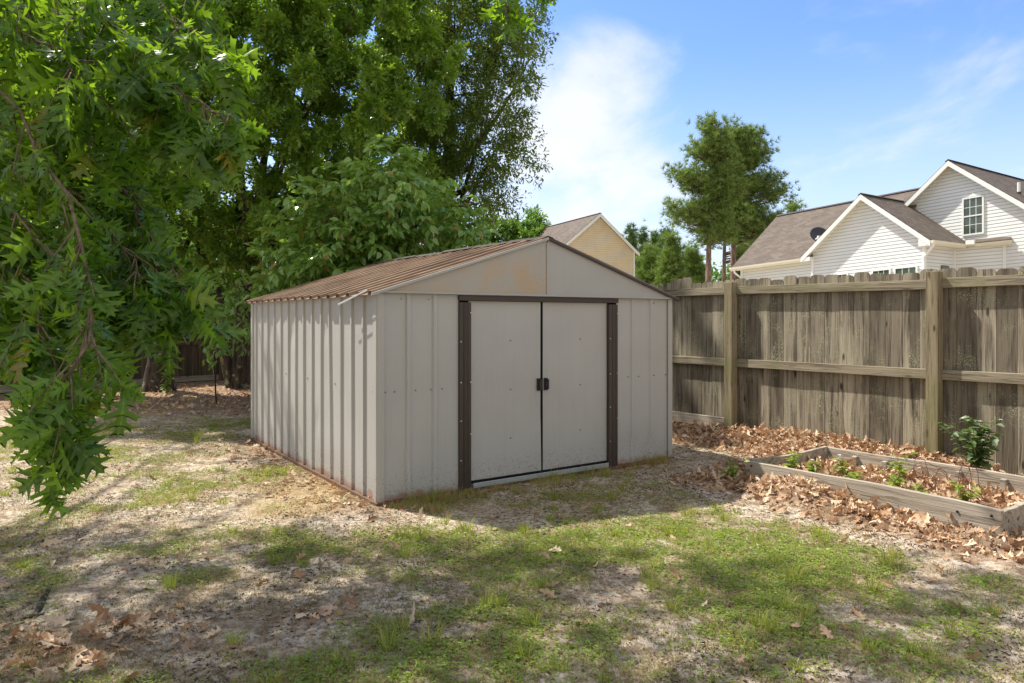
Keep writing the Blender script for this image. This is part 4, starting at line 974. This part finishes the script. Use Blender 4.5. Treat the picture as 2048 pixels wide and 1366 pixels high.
def window(s0, s1, z0, z1, t, rows=4, cols=3, lab=None):
    b = MB(); f = .055
    for (a, c, d, e) in ((s0, s1, z1-f, z1), (s0, s1, z0, z0+f), (s0, s0+f, z0+f, z1-f), (s1-f, s1, z0+f, z1-f), (s0+f, s1-f, (z0+z1)/2-.02, (z0+z1)/2+.025)):
        b.poly([hp(a, t-.045, d), hp(c, t-.045, d), hp(c, t+.0, d), hp(a, t+.0, d), hp(a, t-.045, e), hp(c, t-.045, e), hp(c, t, e), hp(a, t, e)], [(3, 2, 1, 0), (4, 5, 6, 7), (0, 1, 5, 4), (1, 2, 6, 5), (2, 3, 7, 6), (3, 0, 4, 7)])
    w = b.build('window', M['white'], house)
    if lab: w['label'] = lab
    g = MB(); g.poly([hp(s0+f, t-.026, z0+f), hp(s1-f, t-.026, z0+f), hp(s1-f, t-.026, z1-f), hp(s0+f, t-.026, z1-f)], [(0, 1, 2, 3)]); g.build('pane', M['glass'], w)
    m = MB()
    for k in range(1, cols):
        x = s0+f + (s1-s0-2*f)*k/cols; m.poly([hp(x-.009, t-.030, z0+f), hp(x+.009, t-.030, z0+f), hp(x+.009, t-.030, z1-f), hp(x-.009, t-.030, z1-f)], [(0, 1, 2, 3)])
    for k in range(1, rows):
        if k*2 == rows: continue
        z = z0+f + (z1-z0-2*f)*k/rows; m.poly([hp(s0+f, t-.0305, z-.009), hp(s1-f, t-.0305, z-.009), hp(s1-f, t-.0305, z+.009), hp(s0+f, t-.0305, z+.009)], [(0, 1, 2, 3)])
    m.build('muntins', M['white'], w)
window(-.36, .36, 4.55, 5.95, -.012, lab='upper gable window')
for (a, c) in ((-3.89, -3.16), (-2.26, -1.56), (-1.44, -.63)): window(a, c, 2.05, 3.40, -2.762)
b = MB(); b.box(hp(-.38, -1.6, 2.9), hp(-.36, -1.05, 3.42)); b.build('side_window', M['glass'], house)
for (s, t, r_, h_) in ((1.0, 1.2, .05, .42), (1.0, 3.2, .035, .3)):
    zb = zB - pit*(s-cB); b = MB(); b.tube([hp(s, t, zb-.05), hp(s, t, zb+h_)], r_, 10); v_ = b.build('vent_pipe', M['white'], house)
    c = MB(); c.tube([hp(s, t, zb-.02), hp(s, t, zb+.07)], r_+.03, 10); c.build('boot', M['flash'], v_)
# satellite dish on the main roof
dpos = P(1640, 478, 28.6)
dish = empty('satellite_dish', tuple(dpos), label='dark grey satellite dish on a bent white arm on the white house roof', cat='satellite dish')
def mk_dish():
    n, k = 6, 28; V = [(0, .06, 0)]; Q = []; T = []
    for i in range(1, n+1):
        r = i/n
        for j in range(k):
            a = j*2*math.pi/k; V.append((.37*r*math.cos(a), .06*(1-r*r)*1.0, .32*r*math.sin(a)))
    T = [(0, 1+j, 1+(j+1) % k) for j in range(k)]
    for i in range(n-1):
        for j in range(k): Q.append((1+i*k+j, 1+(i+1)*k+j, 1+(i+1)*k+(j+1) % k, 1+i*k+(j+1) % k))
    o = mesh_np('reflector', V, [np.array(T), np.array(Q)], M['dish'], dish, True); m = o.modifiers.new('t', 'SOLIDIFY'); m.thickness = .015
    o.location = (-.02, 0, .18); o.rotation_euler = (math.radians(-18), math.radians(22), math.radians(-12))
    b = MB(); b.tube([(.10, .05, -.32), (-.02, .0, -.2), (-.14, -.1, -.02)], .022, 8); b.build('mast', M['white'], dish)
    b = MB(); b.tube([(-.1, -.05, -.02), (-.16, -.3, .0)], .016, 8); b.box((-.24, -.4, -.03), (-.06, -.3, .09)); b.tube([(-.24, -.35, .02), (-.32, -.33, -.06)], .02, 6); b.build('receiver_arm', M['white'], dish)
mk_dish()

# ------------------------------------------------------------------ beige house
bh0 = np.array((6.04, 50.0)); bA = np.array((.915, .404))
bh = empty('beige_house', (bh0[0], bh0[1], 0), math.atan2(bA[1], bA[0]), 'beige sided two storey house gable rising beyond the shed roof', 'house')
ip = lambda s, t, z: (s, t, z)
gC = lambda sg: (lambda z: sg*min((8.72-z)/.82, 2.98))
siding('gable_wall', gC(-1), gC(1), 0, 8.70, .155, lambda p, o, z: (p, -o, z), 'bsiding', bh)
siding('side_wall', lambda z: 0.0, lambda z: 11.0, 0, 6.4, .155, lambda p, o, z: (2.98+o, p, z), 'bsiding', bh)
siding('side_wall', lambda z: 11.0, lambda z: 0.0, 0, 6.4, .155, lambda p, o, z: (-2.98-o, p, z), 'bsiding', bh)
siding('rear_wall', gC(1), gC(-1), 0, 8.70, .155, lambda p, o, z: (p, 10.8+o, z), 'bsiding', bh)
gable_roof(0, 3.25, 8.87, 8.87-.82*3.25, -.32, 11.1, bh, ip, fw=.22)
b = MB(); b.box((2.93, -.06, 0), (3.03, .05, 6.35)); b.build('corner_post', M['white'], bh)
for (s, t) in ((-1.6, 9.0),):
    b = MB(); b.tube([(s, t, 8.87-.82*1.6-.1), (s, t, 8.87-.82*1.6+.4)], .06, 8); b.build('vent_pipe', M['white'], bh)

# ------------------------------------------------------------------ trees behind the yard
def Bl(px, py, Y, rx, rz, ry=None):
    """crown lobe round photo pixel (px,py) at distance Y, radii in pixels there"""
    c = P(px, py, Y); k = Y/F; return (c[0], c[1], c[2], rx*k, (ry if ry else rx*0.8)*k, rz*k)
# spiky-leaved oak on the forked trunk
tree('forked_oak', (-5.9, 15.4, 0), [Bl(560, 120, 12.5, 150, 110), Bl(700, 190, 12.2, 130, 120), Bl(620, 300, 13, 130, 90), Bl(780, 290, 13.2, 90, 110), Bl(520, 300, 12, 110, 130),
     Bl(480, 60, 12, 150, 120), Bl(700, 40, 12.5, 170, 100), Bl(820, 400, 14, 80, 90), Bl(600, -60, 12.5, 260, 110), Bl(840, 130, 13, 90, 130), Bl(490, 470, 14.5, 110, 90), Bl(600, 470, 14.5, 150, 80), Bl(620, 200, 15.5, 300, 260), Bl(700, 430, 15, 160, 110)],
     .19, 6200, .19, spiky_p, M['pinoak'], 'dense oak with spiky dark leaves on a forked trunk behind the shed', seed=3, n_leaf=12, length=.16, droop=.1,
     trunk_pts=[(-5.9, 15.4, -.1), (-5.88, 15.4, .8), (-5.8, 15.3, 2.0), (-5.5, 15.2, 3.4), (-5.1, 14.8, 5.2), (-4.6, 14.2, 7.5)])
T = Tubes(); T.add([(-6.0, 15.3, -.1), (-6.15, 15.25, .7), (-6.2, 15.2, 1.8), (-6.7, 15.1, 3.2), (-7.2, 15, 5)], [.13, .11, .10, .08, .05], 10)
T.build('second_stem', M['bark'], bpy.data.objects['forked_oak'], off=(-5.9, 15.4, 0))
tree('broad_oak', (-7.3, 14.7, 0), [Bl(300, 60, 12, 210, 160), Bl(180, 200, 13, 200, 150), Bl(330, 270, 13, 150, 130), Bl(50, 60, 12.5, 200, 150), Bl(240, 420, 14, 150, 80), Bl(60, 380, 14, 140, 120), Bl(380, 430, 14.5, 110, 70)],
     .27, 3600, .19, spiky_p, M['pinoak'], 'broad oak with a thick dark trunk left of the shed', seed=4, n_leaf=12, length=.18, droop=.15,
     trunk_pts=[(-7.3, 14.7, -.1), (-7.28, 14.7, .6), (-7.3, 14.65, 1.6), (-7.35, 14.6, 3), (-7.5, 14.2, 5), (-7.6, 13.6, 7.5)])
tree('small_leaved_oak', (-1.6, 16.5, 0), [Bl(960, 90, 15, 120, 70), Bl(900, 30, 15, 150, 90), Bl(1000, 190, 15, 75, 55), Bl(1030, 130, 15.2, 55, 45), Bl(960, 290, 15, 90, 65), Bl(1000, 330, 15, 60, 45), Bl(900, 390, 15.5, 100, 60),
     Bl(960, 400, 15, 70, 30), Bl(880, 220, 15.5, 110, 100), Bl(1010, 20, 15, 60, 45), Bl(820, 320, 16, 110, 130), Bl(850, -60, 15, 200, 80), Bl(980, 250, 14.8, 80, 25), Bl(830, 430, 16, 80, 40)],
     .22, 3900, .088, small_p, M['water'], 'tall oak with fine small leaves reaching right over the sky behind the shed', seed=5, n_leaf=20, length=.5, droop=.05, limb_n=14, shell=.35)
tree('glossy_laurel', (-2.5, 11.9, 0), [Bl(780, 368, 10.7, 80, 12), Bl(680, 415, 10.8, 80, 12), Bl(840, 432, 11.0, 80, 12), Bl(740, 440, 10.9, 70, 10), Bl(620, 470, 11.0, 60, 12), Bl(720, 490, 11.1, 130, 14), Bl(870, 478, 11.2, 80, 12), Bl(580, 530, 11.4, 60, 16), Bl(700, 540, 11.3, 120, 16), Bl(570, 585, 11.6, 50, 16), Bl(750, 338, 10.9, 34, 12)],
     .07, 560, .15, oval_p, M['laurel'], 'small tree with drooping glossy oval leaves just behind the shed roof', seed=6, n_leaf=17, length=.6, droop=.3, limb_n=16, flat=.75, shell=.2, clump=False)
tree('shade_sapling', (-5.2, 12.6, 0), [Bl(455, 640, 12.2, 50, 40), Bl(440, 590, 12.4, 60, 30), Bl(480, 680, 12, 30, 20), Bl(450, 610, 12.2, 40, 30)], .016, 60, .12, oval_p, M['laurel'], 'leafy young tree in the shade at the left rear corner of the shed', seed=16, n_leaf=14, length=.35, droop=.3, flat=.4, clump=False)
# beyond the rear fence, seen through the leaves at left
for k, (px, py, Y, rx, rz, lab) in enumerate([(60, 560, 24, 210, 120, 'pale green tree beyond the rear fence at the far left'), (300, 520, 26, 170, 140, 'rounded green tree beyond the rear fence left of the oak trunks'),
                                         (480, 560, 23, 140, 110, 'bushy tree beyond the rear fence between the oak trunks and the shed'), (700, 540, 27, 220, 80, 'leafy tree beyond the rear fence hidden mostly by the shed roof')]):
    c = P(px, HZ, Y); tree('background_tree', (c[0], c[1], 0), [Bl(px, py, Y, rx, rz), Bl(px-rx*.4, py+60, Y, rx*.7, 60), Bl(px+rx*.4, py+50, Y, rx*.7, 70), Bl(px, py-rz*.5, Y, rx*.6, rz*.6)], .16, 500, .34, small_p, M['far'], lab, group='trees beyond the rear fence', seed=30+k, n_leaf=16, length=1.0)
tree('round_tree', tuple(P(1030, HZ, 58)[:2]) + (0,), [Bl(1000, 470, 58, 50, 30), Bl(1060, 450, 59, 34, 22), Bl(1040, 480, 58, 60, 24), Bl(1066, 440, 60, 14, 18), Bl(980, 490, 57, 34, 20), Bl(1098, 452, 60, 10, 8)], .25, 620, .42, small_p, M['far'], 'light green leafy tree standing left of the beige house', seed=40, n_leaf=14, length=.9, shell=.4)

# ------------------------------------------------------------------ pines
def tuft_proto(n, seed):
    r = np.random.default_rng(seed); V, T = [], []
    for k in range(n):
        d = unit(1, r)[0]; d[1] = abs(d[1])*1.2 + .2; d /= np.linalg.norm(d); s = np.cross(d, unit(1, r)[0]); s /= np.linalg.norm(s); i = len(V)
        V += [s*.045, -s*.045, d*(.75+.35*r.random())]; T.append((i, i+1, i+2))
    return np.array(V), np.array(T)
TUFT = [tuft_proto(22, 1), tuft_proto(22, 2), tuft_proto(18, 3)]
def pine(name, px, Y, lobes, trunk_r, label, seed, tuft, mat='needle', n=900, group=None, top=None, dens=1.0, lean=0.0):
    r = np.random.default_rng(seed); b = P(px, HZ, Y); base = np.array((b[0], b[1], 0.0)); root = empty(name, tuple(base), label=label, cat='pine tree', group=group)
    B = np.array([Bl(*((l[0], l[1], Y + (l[4] if len(l) > 4 else 0)) + (l[2], l[3]))) for l in lobes]); topz = (B[:, 2]+B[:, 5]*.7).max() if top is None else top
    t = np.linspace(0, 1, 10); tx = B[np.argmax(B[:, 2]), 0]; tp = np.stack([base[0] + (tx-base[0])*t**2, np.full(10, base[1]), -.1 + (topz+.1)*t], 1)
    T = Tubes(); T.add(tp, trunk_r*(1-.82*t), 9); T.build('trunk', M['pinebark'], root, off=base)
    Lb = Tubes(); Vs, Fs = [], []; off = 0; C, D = [], []
    w = (B[:, 3]*B[:, 5]); w /= w.sum()
    for q in range(len(B)):
        nb = max(5, int(n*w[q]/6)); b_ = B[q]
        for k in range(nb):
            u = unit(1, r)[0]; e = b_[:3] + u*b_[3:]*(.45+.55*r.random()**.6)
            zs = np.clip(e[2]-.15*abs(e[0]-base[0])-.3, .3*topz, topz*.96)
            st = np.array([np.interp(zs, tp[:, 2], tp[:, 0]), base[1], zs])
            m_ = st*.5+e*.5 + np.array([0, 0, -.05*np.linalg.norm(e-st)]); tt = np.linspace(0, 1, 5)[:, None]; pts = (1-tt)**2*st+2*tt*(1-tt)*m_+tt**2*e
            Lb.add(pts, np.linspace(trunk_r*.22, trunk_r*.05, 5), 4)
            d0 = pts[-1]-pts[-2]; d0 /= np.linalg.norm(d0)+1e-9
            for j in range(14):
                s = 1 - .55*r.random()**1.5*min(1, 1.6*b_[3]/(np.linalg.norm(e-st)+1e-6)); p = st*(1-s)**2+2*s*(1-s)*m_+s*s*e + r.normal(size=3)*tuft*.6
                C.append(p); D.append(d0*.6 + unit(1, r)[0]*.7 + np.array([0, 0, .55]))
    C, D = np.array(C), np.array(D); k = np.arange(len(C)) % 3
    for q, (PV, PT) in enumerate(TUFT):
        s = k == q; V, Fc = bake(PV, PT, frames(D[s], unit(s.sum(), r)), C[s], tuft*(.7+.5*r.random(s.sum()))); Vs.append(V); Fs.append(Fc+off); off += len(V)
    mesh_np('crown', np.concatenate(Vs), [np.concatenate(Fs)], M[mat], root, False, off=base); Lb.build('limbs', M['pinebark'], root, off=base); return root
pine('pine_tree', 1416, 44, [(1425, 255, 34, 20), (1455, 360, 40, 40), (1450, 440, 44, 24), (1400, 300, 46, 28), (1440, 300, 40, 34), (1360, 345, 34, 18), (1400, 360, 50, 26), (1345, 415, 42, 14), (1400, 420, 50, 22), (1440, 380, 40, 40), (1370, 440, 40, 14), (1425, 470, 50, 18)],
     .24, 'tall pine with clumped crown, left one of the group above the fence', 61, .37, n=1350, group='tall pines beyond the fence')
pine('pine_tree', 1466, 46, [(1500, 275, 30, 20), (1520, 300, 34, 30), (1480, 320, 40, 34), (1545, 360, 34, 18), (1500, 380, 50, 30), (1565, 385, 26, 16), (1530, 430, 46, 18), (1480, 430, 50, 26), (1555, 455, 34, 14), (1500, 470, 44, 16), (1470, 265, 24, 18)],
     .25, 'tall pine with bare lower trunk, right one of the group above the fence', 62, .37, n=1350, group='tall pines beyond the fence')
pine('pine_tree', 1447, 50, [(1455, 330, 34, 26), (1465, 400, 40, 22), (1440, 460, 50, 14), (1500, 500, 44, 12)], .2, 'pine trunk standing between the two taller pines', 63, .36, n=520, group='tall pines beyond the fence')
for k, (px, Y, top, w, mt, lab) in enumerate([(1262, 80, 462, 14, 'needle2', 'slim dark pine top just right of the beige house'), (1287, 78, 466, 17, 'needle2', 'pointed dark pine second from the beige house'),
        (1312, 76, 470, 17, 'needle2', 'dark pine third from the beige house'), (1335, 74, 458, 20, 'needle2', 'dark pine left of the tall pine group'), (1300, 66, 500, 32, 'needle', 'mid green low pine behind the fence near the shed roof'),
        (1345, 62, 478, 36, 'needle', 'bright green bushy pine under the tall pines'), (1385, 64, 500, 34, 'needle', 'green pine under the left tall trunk'), (1530, 60, 470, 40, 'needle2', 'dark pine behind the left eave of the white house'),
        (1590, 62, 415, 30, 'needle', 'pine tip rising over the white house ridge'), (1490, 60, 500, 30, 'needle2', 'dark low pine between trunks and white house')]):
    lb = []; n_ = 6
    for q in range(n_):
        t = q/(n_-1); lb.append((px + (-1)**q*w*.25*t, top+8+(590-top)*t*.9, w*(.35+.75*t), (590-top)*.14))
    pine('background_pine', px, Y, lb, .18, lab, 70+k, .50, mt, n=560, group='pines of the far wood')
# far wood as one mass
def wood_mass():
    r = np.random.default_rng(90); n = 5200; x = r.uniform(-90, 120, n); y = r.uniform(92, 112, n); hmax = 6.5 + 5*fbm(x, y*0, 3, .12); z = r.random(n)**.6*hmax
    c = np.stack([x, y, z], 1); V, Fc, rib = sprays(c, unit(n, r), 9, 2.4, 1.0, small_p, r)
    tag(mesh_np('far_woods', V, [Fc], M['far'], None, False, {'rib': rib}), 'distant band of green woods along the horizon', None, None, 'stuff')
wood_mass()

# ------------------------------------------------------------------ near oak: boughs hanging in from the upper left, crown overhead
def near_oak():
    r = np.random.default_rng(12); base = np.array((-5.6, 3.2, 0.0))
    root = empty('lobed_oak', tuple(base), label='near oak whose boughs of deeply lobed leaves hang in from the upper left', cat='tree')
    T = Tubes(); T.add([(-5.6, 3.2, -.1), (-5.58, 3.2, .8), (-5.5, 3.25, 2.2), (-5.3, 3.4, 4.0), (-5.0, 3.8, 6.0), (-4.6, 4.4, 8.2)], [.42, .33, .29, .25, .19, .09], 14); T.build('trunk', M['bark'], root, off=base)
    Lb = Tubes(); LP, LD, LN, LS = [], [], [], []
    def bough(pts, r0, n_tw, tw_len, per, leaf, side=1.0, skip=.15):
        pts = np.array(pts, float); n = 16; t = np.linspace(0, len(pts)-1, n); i = np.minimum(t.astype(int), len(pts)-2); f = (t-i)[:, None]
        q = pts[i]*(1-f)+pts[i+1]*f; q[1:-1] = (q[:-2]+q[1:-1]*2+q[2:])/4; q += r.normal(size=q.shape)*.008
        Lb.add(q, np.linspace(r0*.55, .0025, n), 7)
        for k in range(n_tw):
            s = skip + (1-skip)*(k+r.random())/n_tw; a = s*(n-1); i0 = min(int(a), n-2); p0 = q[i0]*(1-(a-i0))+q[i0+1]*(a-i0); d = q[i0+1]-q[i0]; d /= np.linalg.norm(d)
            e = d*.9 + unit(1, r)[0]*side + np.array([0, 0, -.55]); e /= np.linalg.norm(e); L_ = tw_len*r.uniform(.5, 1.1)*(1.15-.5*s)
            tt = np.linspace(0, 1, 5)[:, None]; tw = p0 + e*L_*tt + np.array([0, 0, -1])*(.28*L_)*tt**2; Lb.add(tw, np.linspace(.0042, .0016, 5), 4)
            for j in range(per):
                u = min(.999, .25+.8*r.random()); b = u*4; bi = min(int(b), 3); p = tw[bi]*(1-(b-bi))+tw[bi+1]*(b-bi)
                dd = e*.5 + unit(1, r)[0]*.85 + np.array([0, 0, -.6]); LP.append(p); LD.append(dd)
                LN.append(np.array([0, -.65, .5]) + unit(1, r)[0]*.95); LS.append(leaf*r.uniform(.5, 1.22))
    Q = lambda px, py, Y: P(px, py, Y)
    # the long low bough with the hanging end
    bough([Q(-260, -60, 2.9), Q(30, 190, 2.6), Q(130, 400, 2.35), Q(190, 560, 2.2), Q(180, 690, 2.1), Q(125, 780, 2.05), Q(110, 880, 2.0)], .012, 32, .22, 6, .125, .95, .04)
    bough([Q(190, 560, 2.2), Q(160, 720, 2.1), Q(112, 790, 2.05), Q(104, 890, 2.0)], .006, 9, .10, 4, .12, .8, .2)
    bough([Q(-200, 250, 2.7), Q(20, 480, 2.5), Q(70, 600, 2.35), Q(90, 680, 2.25)], .009, 18, .24, 7, .148, .9)
    bough([Q(-150, -120, 3.2), Q(180, 60, 3.0), Q(330, 160, 2.8), Q(400, 205, 2.75), Q(470, 235, 2.7)], .012, 28, .22, 7, .15, .8)
    bough([Q(130, 200, 3.0), Q(250, 380, 2.8), Q(300, 470, 2.7), Q(345, 530, 2.65), Q(365, 575, 2.6)], .010, 26, .22, 7, .15, .8)
    bough([Q(60, 300, 2.9), Q(200, 430, 2.7), Q(270, 520, 2.6), Q(285, 590, 2.5)], .009, 22, .22, 7, .148, .9)
    bough([Q(-100, 480, 2.8), Q(60, 560, 2.7), Q(160, 590, 2.6), Q(230, 630, 2.55)], .008, 16, .2, 7, .148, .9)
    for (a_, b_, c_, Y) in (((-100, -80), (60, 60), (190, 190), 2.8), ((-80, 60), (60, 180), (200, 300), 2.9), ((80, -120), (200, 20), (300, 120), 2.9), ((200, -120), (330, 10), (420, 110), 3.1), ((260, -150), (340, -60), (410, 20), 3.4), ((-120, 300), (0, 400), (90, 500), 2.6), ((60, 160), (190, 300), (260, 400), 3.0), ((-80, 500), (0, 540), (50, 590), 2.8)):
        bough([Q(*a_, Y), Q(*b_, Y-.1), Q(*c_, Y-.2)], .010, 19, .26, 7, .155, 1.0, 0)
    for k in range(26):      # boughs further back fill the upper left
        Y = r.uniform(3.2, 5.4); sx = r.uniform(-150, 260); sy = r.uniform(-150, 350)
        ex = min(sx + r.uniform(60, 260), 350 if sy > 0 else 420); ey = sy + r.uniform(120, 330)
        if ey > 590: ey = 590
        bough([Q(sx, sy, Y), Q((sx+ex)/2+20, (sy+ey)/2-40, Y-.15), Q(ex, ey, Y-.3)], .012, 15, .34, 8, .165, 1.0)
    # tip of a bough hanging over the top edge, right of centre
    bough([Q(900, -260, 3.6), Q(960, -100, 3.5), Q(1000, -20, 3.4), Q(1020, 20, 3.35)], .010, 10, .16, 6, .10, .8, .45)
    bough([Q(960, -180, 3.6), Q(1050, -80, 3.5), Q(1095, -30, 3.45)], .007, 6, .12, 5, .09, .8, .5)
    # crown overhead: leaf sprays that stand between the sun and the shaded parts of the yard
    Sd = np.array(SUN_DIR)
    def shade_w(px, py):
        w = 0.85*sstep(1060, 1130, py + 0*px)
        E = lambda cx, cy, rx, ry: np.exp(-(((px-cx)/rx)**2+((py-cy)/ry)**2))
        w = w - .9*E(1250, 1075, 380, 40) - .9*E(1750, 1130, 330, 110) - .5*E(760, 1150, 130, 30) - .4*E(430, 1120, 160, 18) - .35*E(1180, 1300, 60, 40) - .35*E(100, 1290, 120, 30) - .3*E(1500, 1300, 160, 40) - .3*E(820, 1230, 90, 20) - .4*E(120, 1210, 120, 24)
        w = w + .5*E(450, 1085, 300, 22) + .4*E(60, 1090, 140, 24) + .35*E(560, 905, 120, 30) + .35*E(330, 890, 110, 18) + .25*E(1000, 1060, 120, 16)
        return w
    cs = []
    tries = 9000; px = r.uniform(-500, 2150, tries); py = 760 + 900*r.random(tries)
    for a, b in zip(px, py):
        w = shade_w(a, min(b, 1360)) if b > 1000 else shade_w(a, b)
        w *= .25 + 1.3*_LATn(a/95., b/26.)
        area = ((CH*F/(b-HZ))**3)/60.
        if r.random() < w*min(1.0, area*.135):
            g = np.array(G(a, b)); h = r.uniform(4.6, 8.2); c_ = g + Sd*(h/Sd[2])
            hit = False      # does this spray also shade the low boughs at 2-3.4 m?
            for yy in (2.3, 2.9):
                s_ = (yy-c_[1])/Sd[1]; q_ = c_ + Sd*s_; pxx = 1024+F*q_[0]/yy; pyy = HZ-(q_[2]-CH)*F/yy
                if s_ < 0 and -100 < pxx < 520 and -100 < pyy < 900: hit = True
            if not hit or r.random() < .62: cs.append(c_)
    cs = np.array(cs)
    for k, c in enumerate(cs):
        n = 12; d = unit(n, r); LP.extend(c + d*np.array([.55, .55, .3])*r.random((n, 1))); LD.extend(d*.6+np.array([0, 0, -.3])); LN.extend(np.array([0, 0, 1.0])+unit(n, r)*.5); LS.extend(.17*r.uniform(.7, 1.2, n))
    hubs = cs[r.choice(len(cs), min(40, len(cs)), replace=False)]
    for h in hubs:
        st = np.array((-5.3, 3.5, r.uniform(3.6, 6.5))); m_ = (st+h)/2 + np.array([0, 0, .5]); tt = np.linspace(0, 1, 7)[:, None]; Lb.add((1-tt)**2*st+2*tt*(1-tt)*m_+tt**2*h, np.linspace(.05, .008, 7), 6)
        near = cs[np.argsort(((cs-h)**2).sum(1))[1:9]]
        for q in near: Lb.add(np.stack([h, (h+q)/2+[0, 0, .1], q]), [.012, .008, .004], 4)
    LP, LD, LN, LS = map(np.array, (LP, LD, LN, LS)); print('near oak leaves', len(LP), 'sprays', len(cs))
    V, Fc, rib = scatter_leaves(oak_p, LP, LD, LN, LS); mesh_np('crown', V, [Fc], M['oak'], root, True, {'rib': rib}, off=base); Lb.build('limbs', M['twig'], root, off=base)
    rt = Tubes()
    for (a, b, c) in (((60, 1260), (84, 1200), (105, 1165)), ((20, 1250), (60, 1235), (100, 1225))):
        pts = np.array([np.array(G(*a))+[0, 0, -.015], np.array(G(*b))+[0, 0, .012], np.array(G(*c))+[0, 0, -.012]]); tt = np.linspace(0, 1, 8)[:, None]; rt.add((1-tt)**2*pts[0]+2*tt*(1-tt)*pts[1]+tt**2*pts[2], [.01, .014, .018, .02, .019, .016, .012, .008], 7)
    rt.build('root', M['bark'], root, off=base)
def _LATn(a, b): return float(vnoise(np.array(a+50.), np.array(b+70.)))
near_oak()
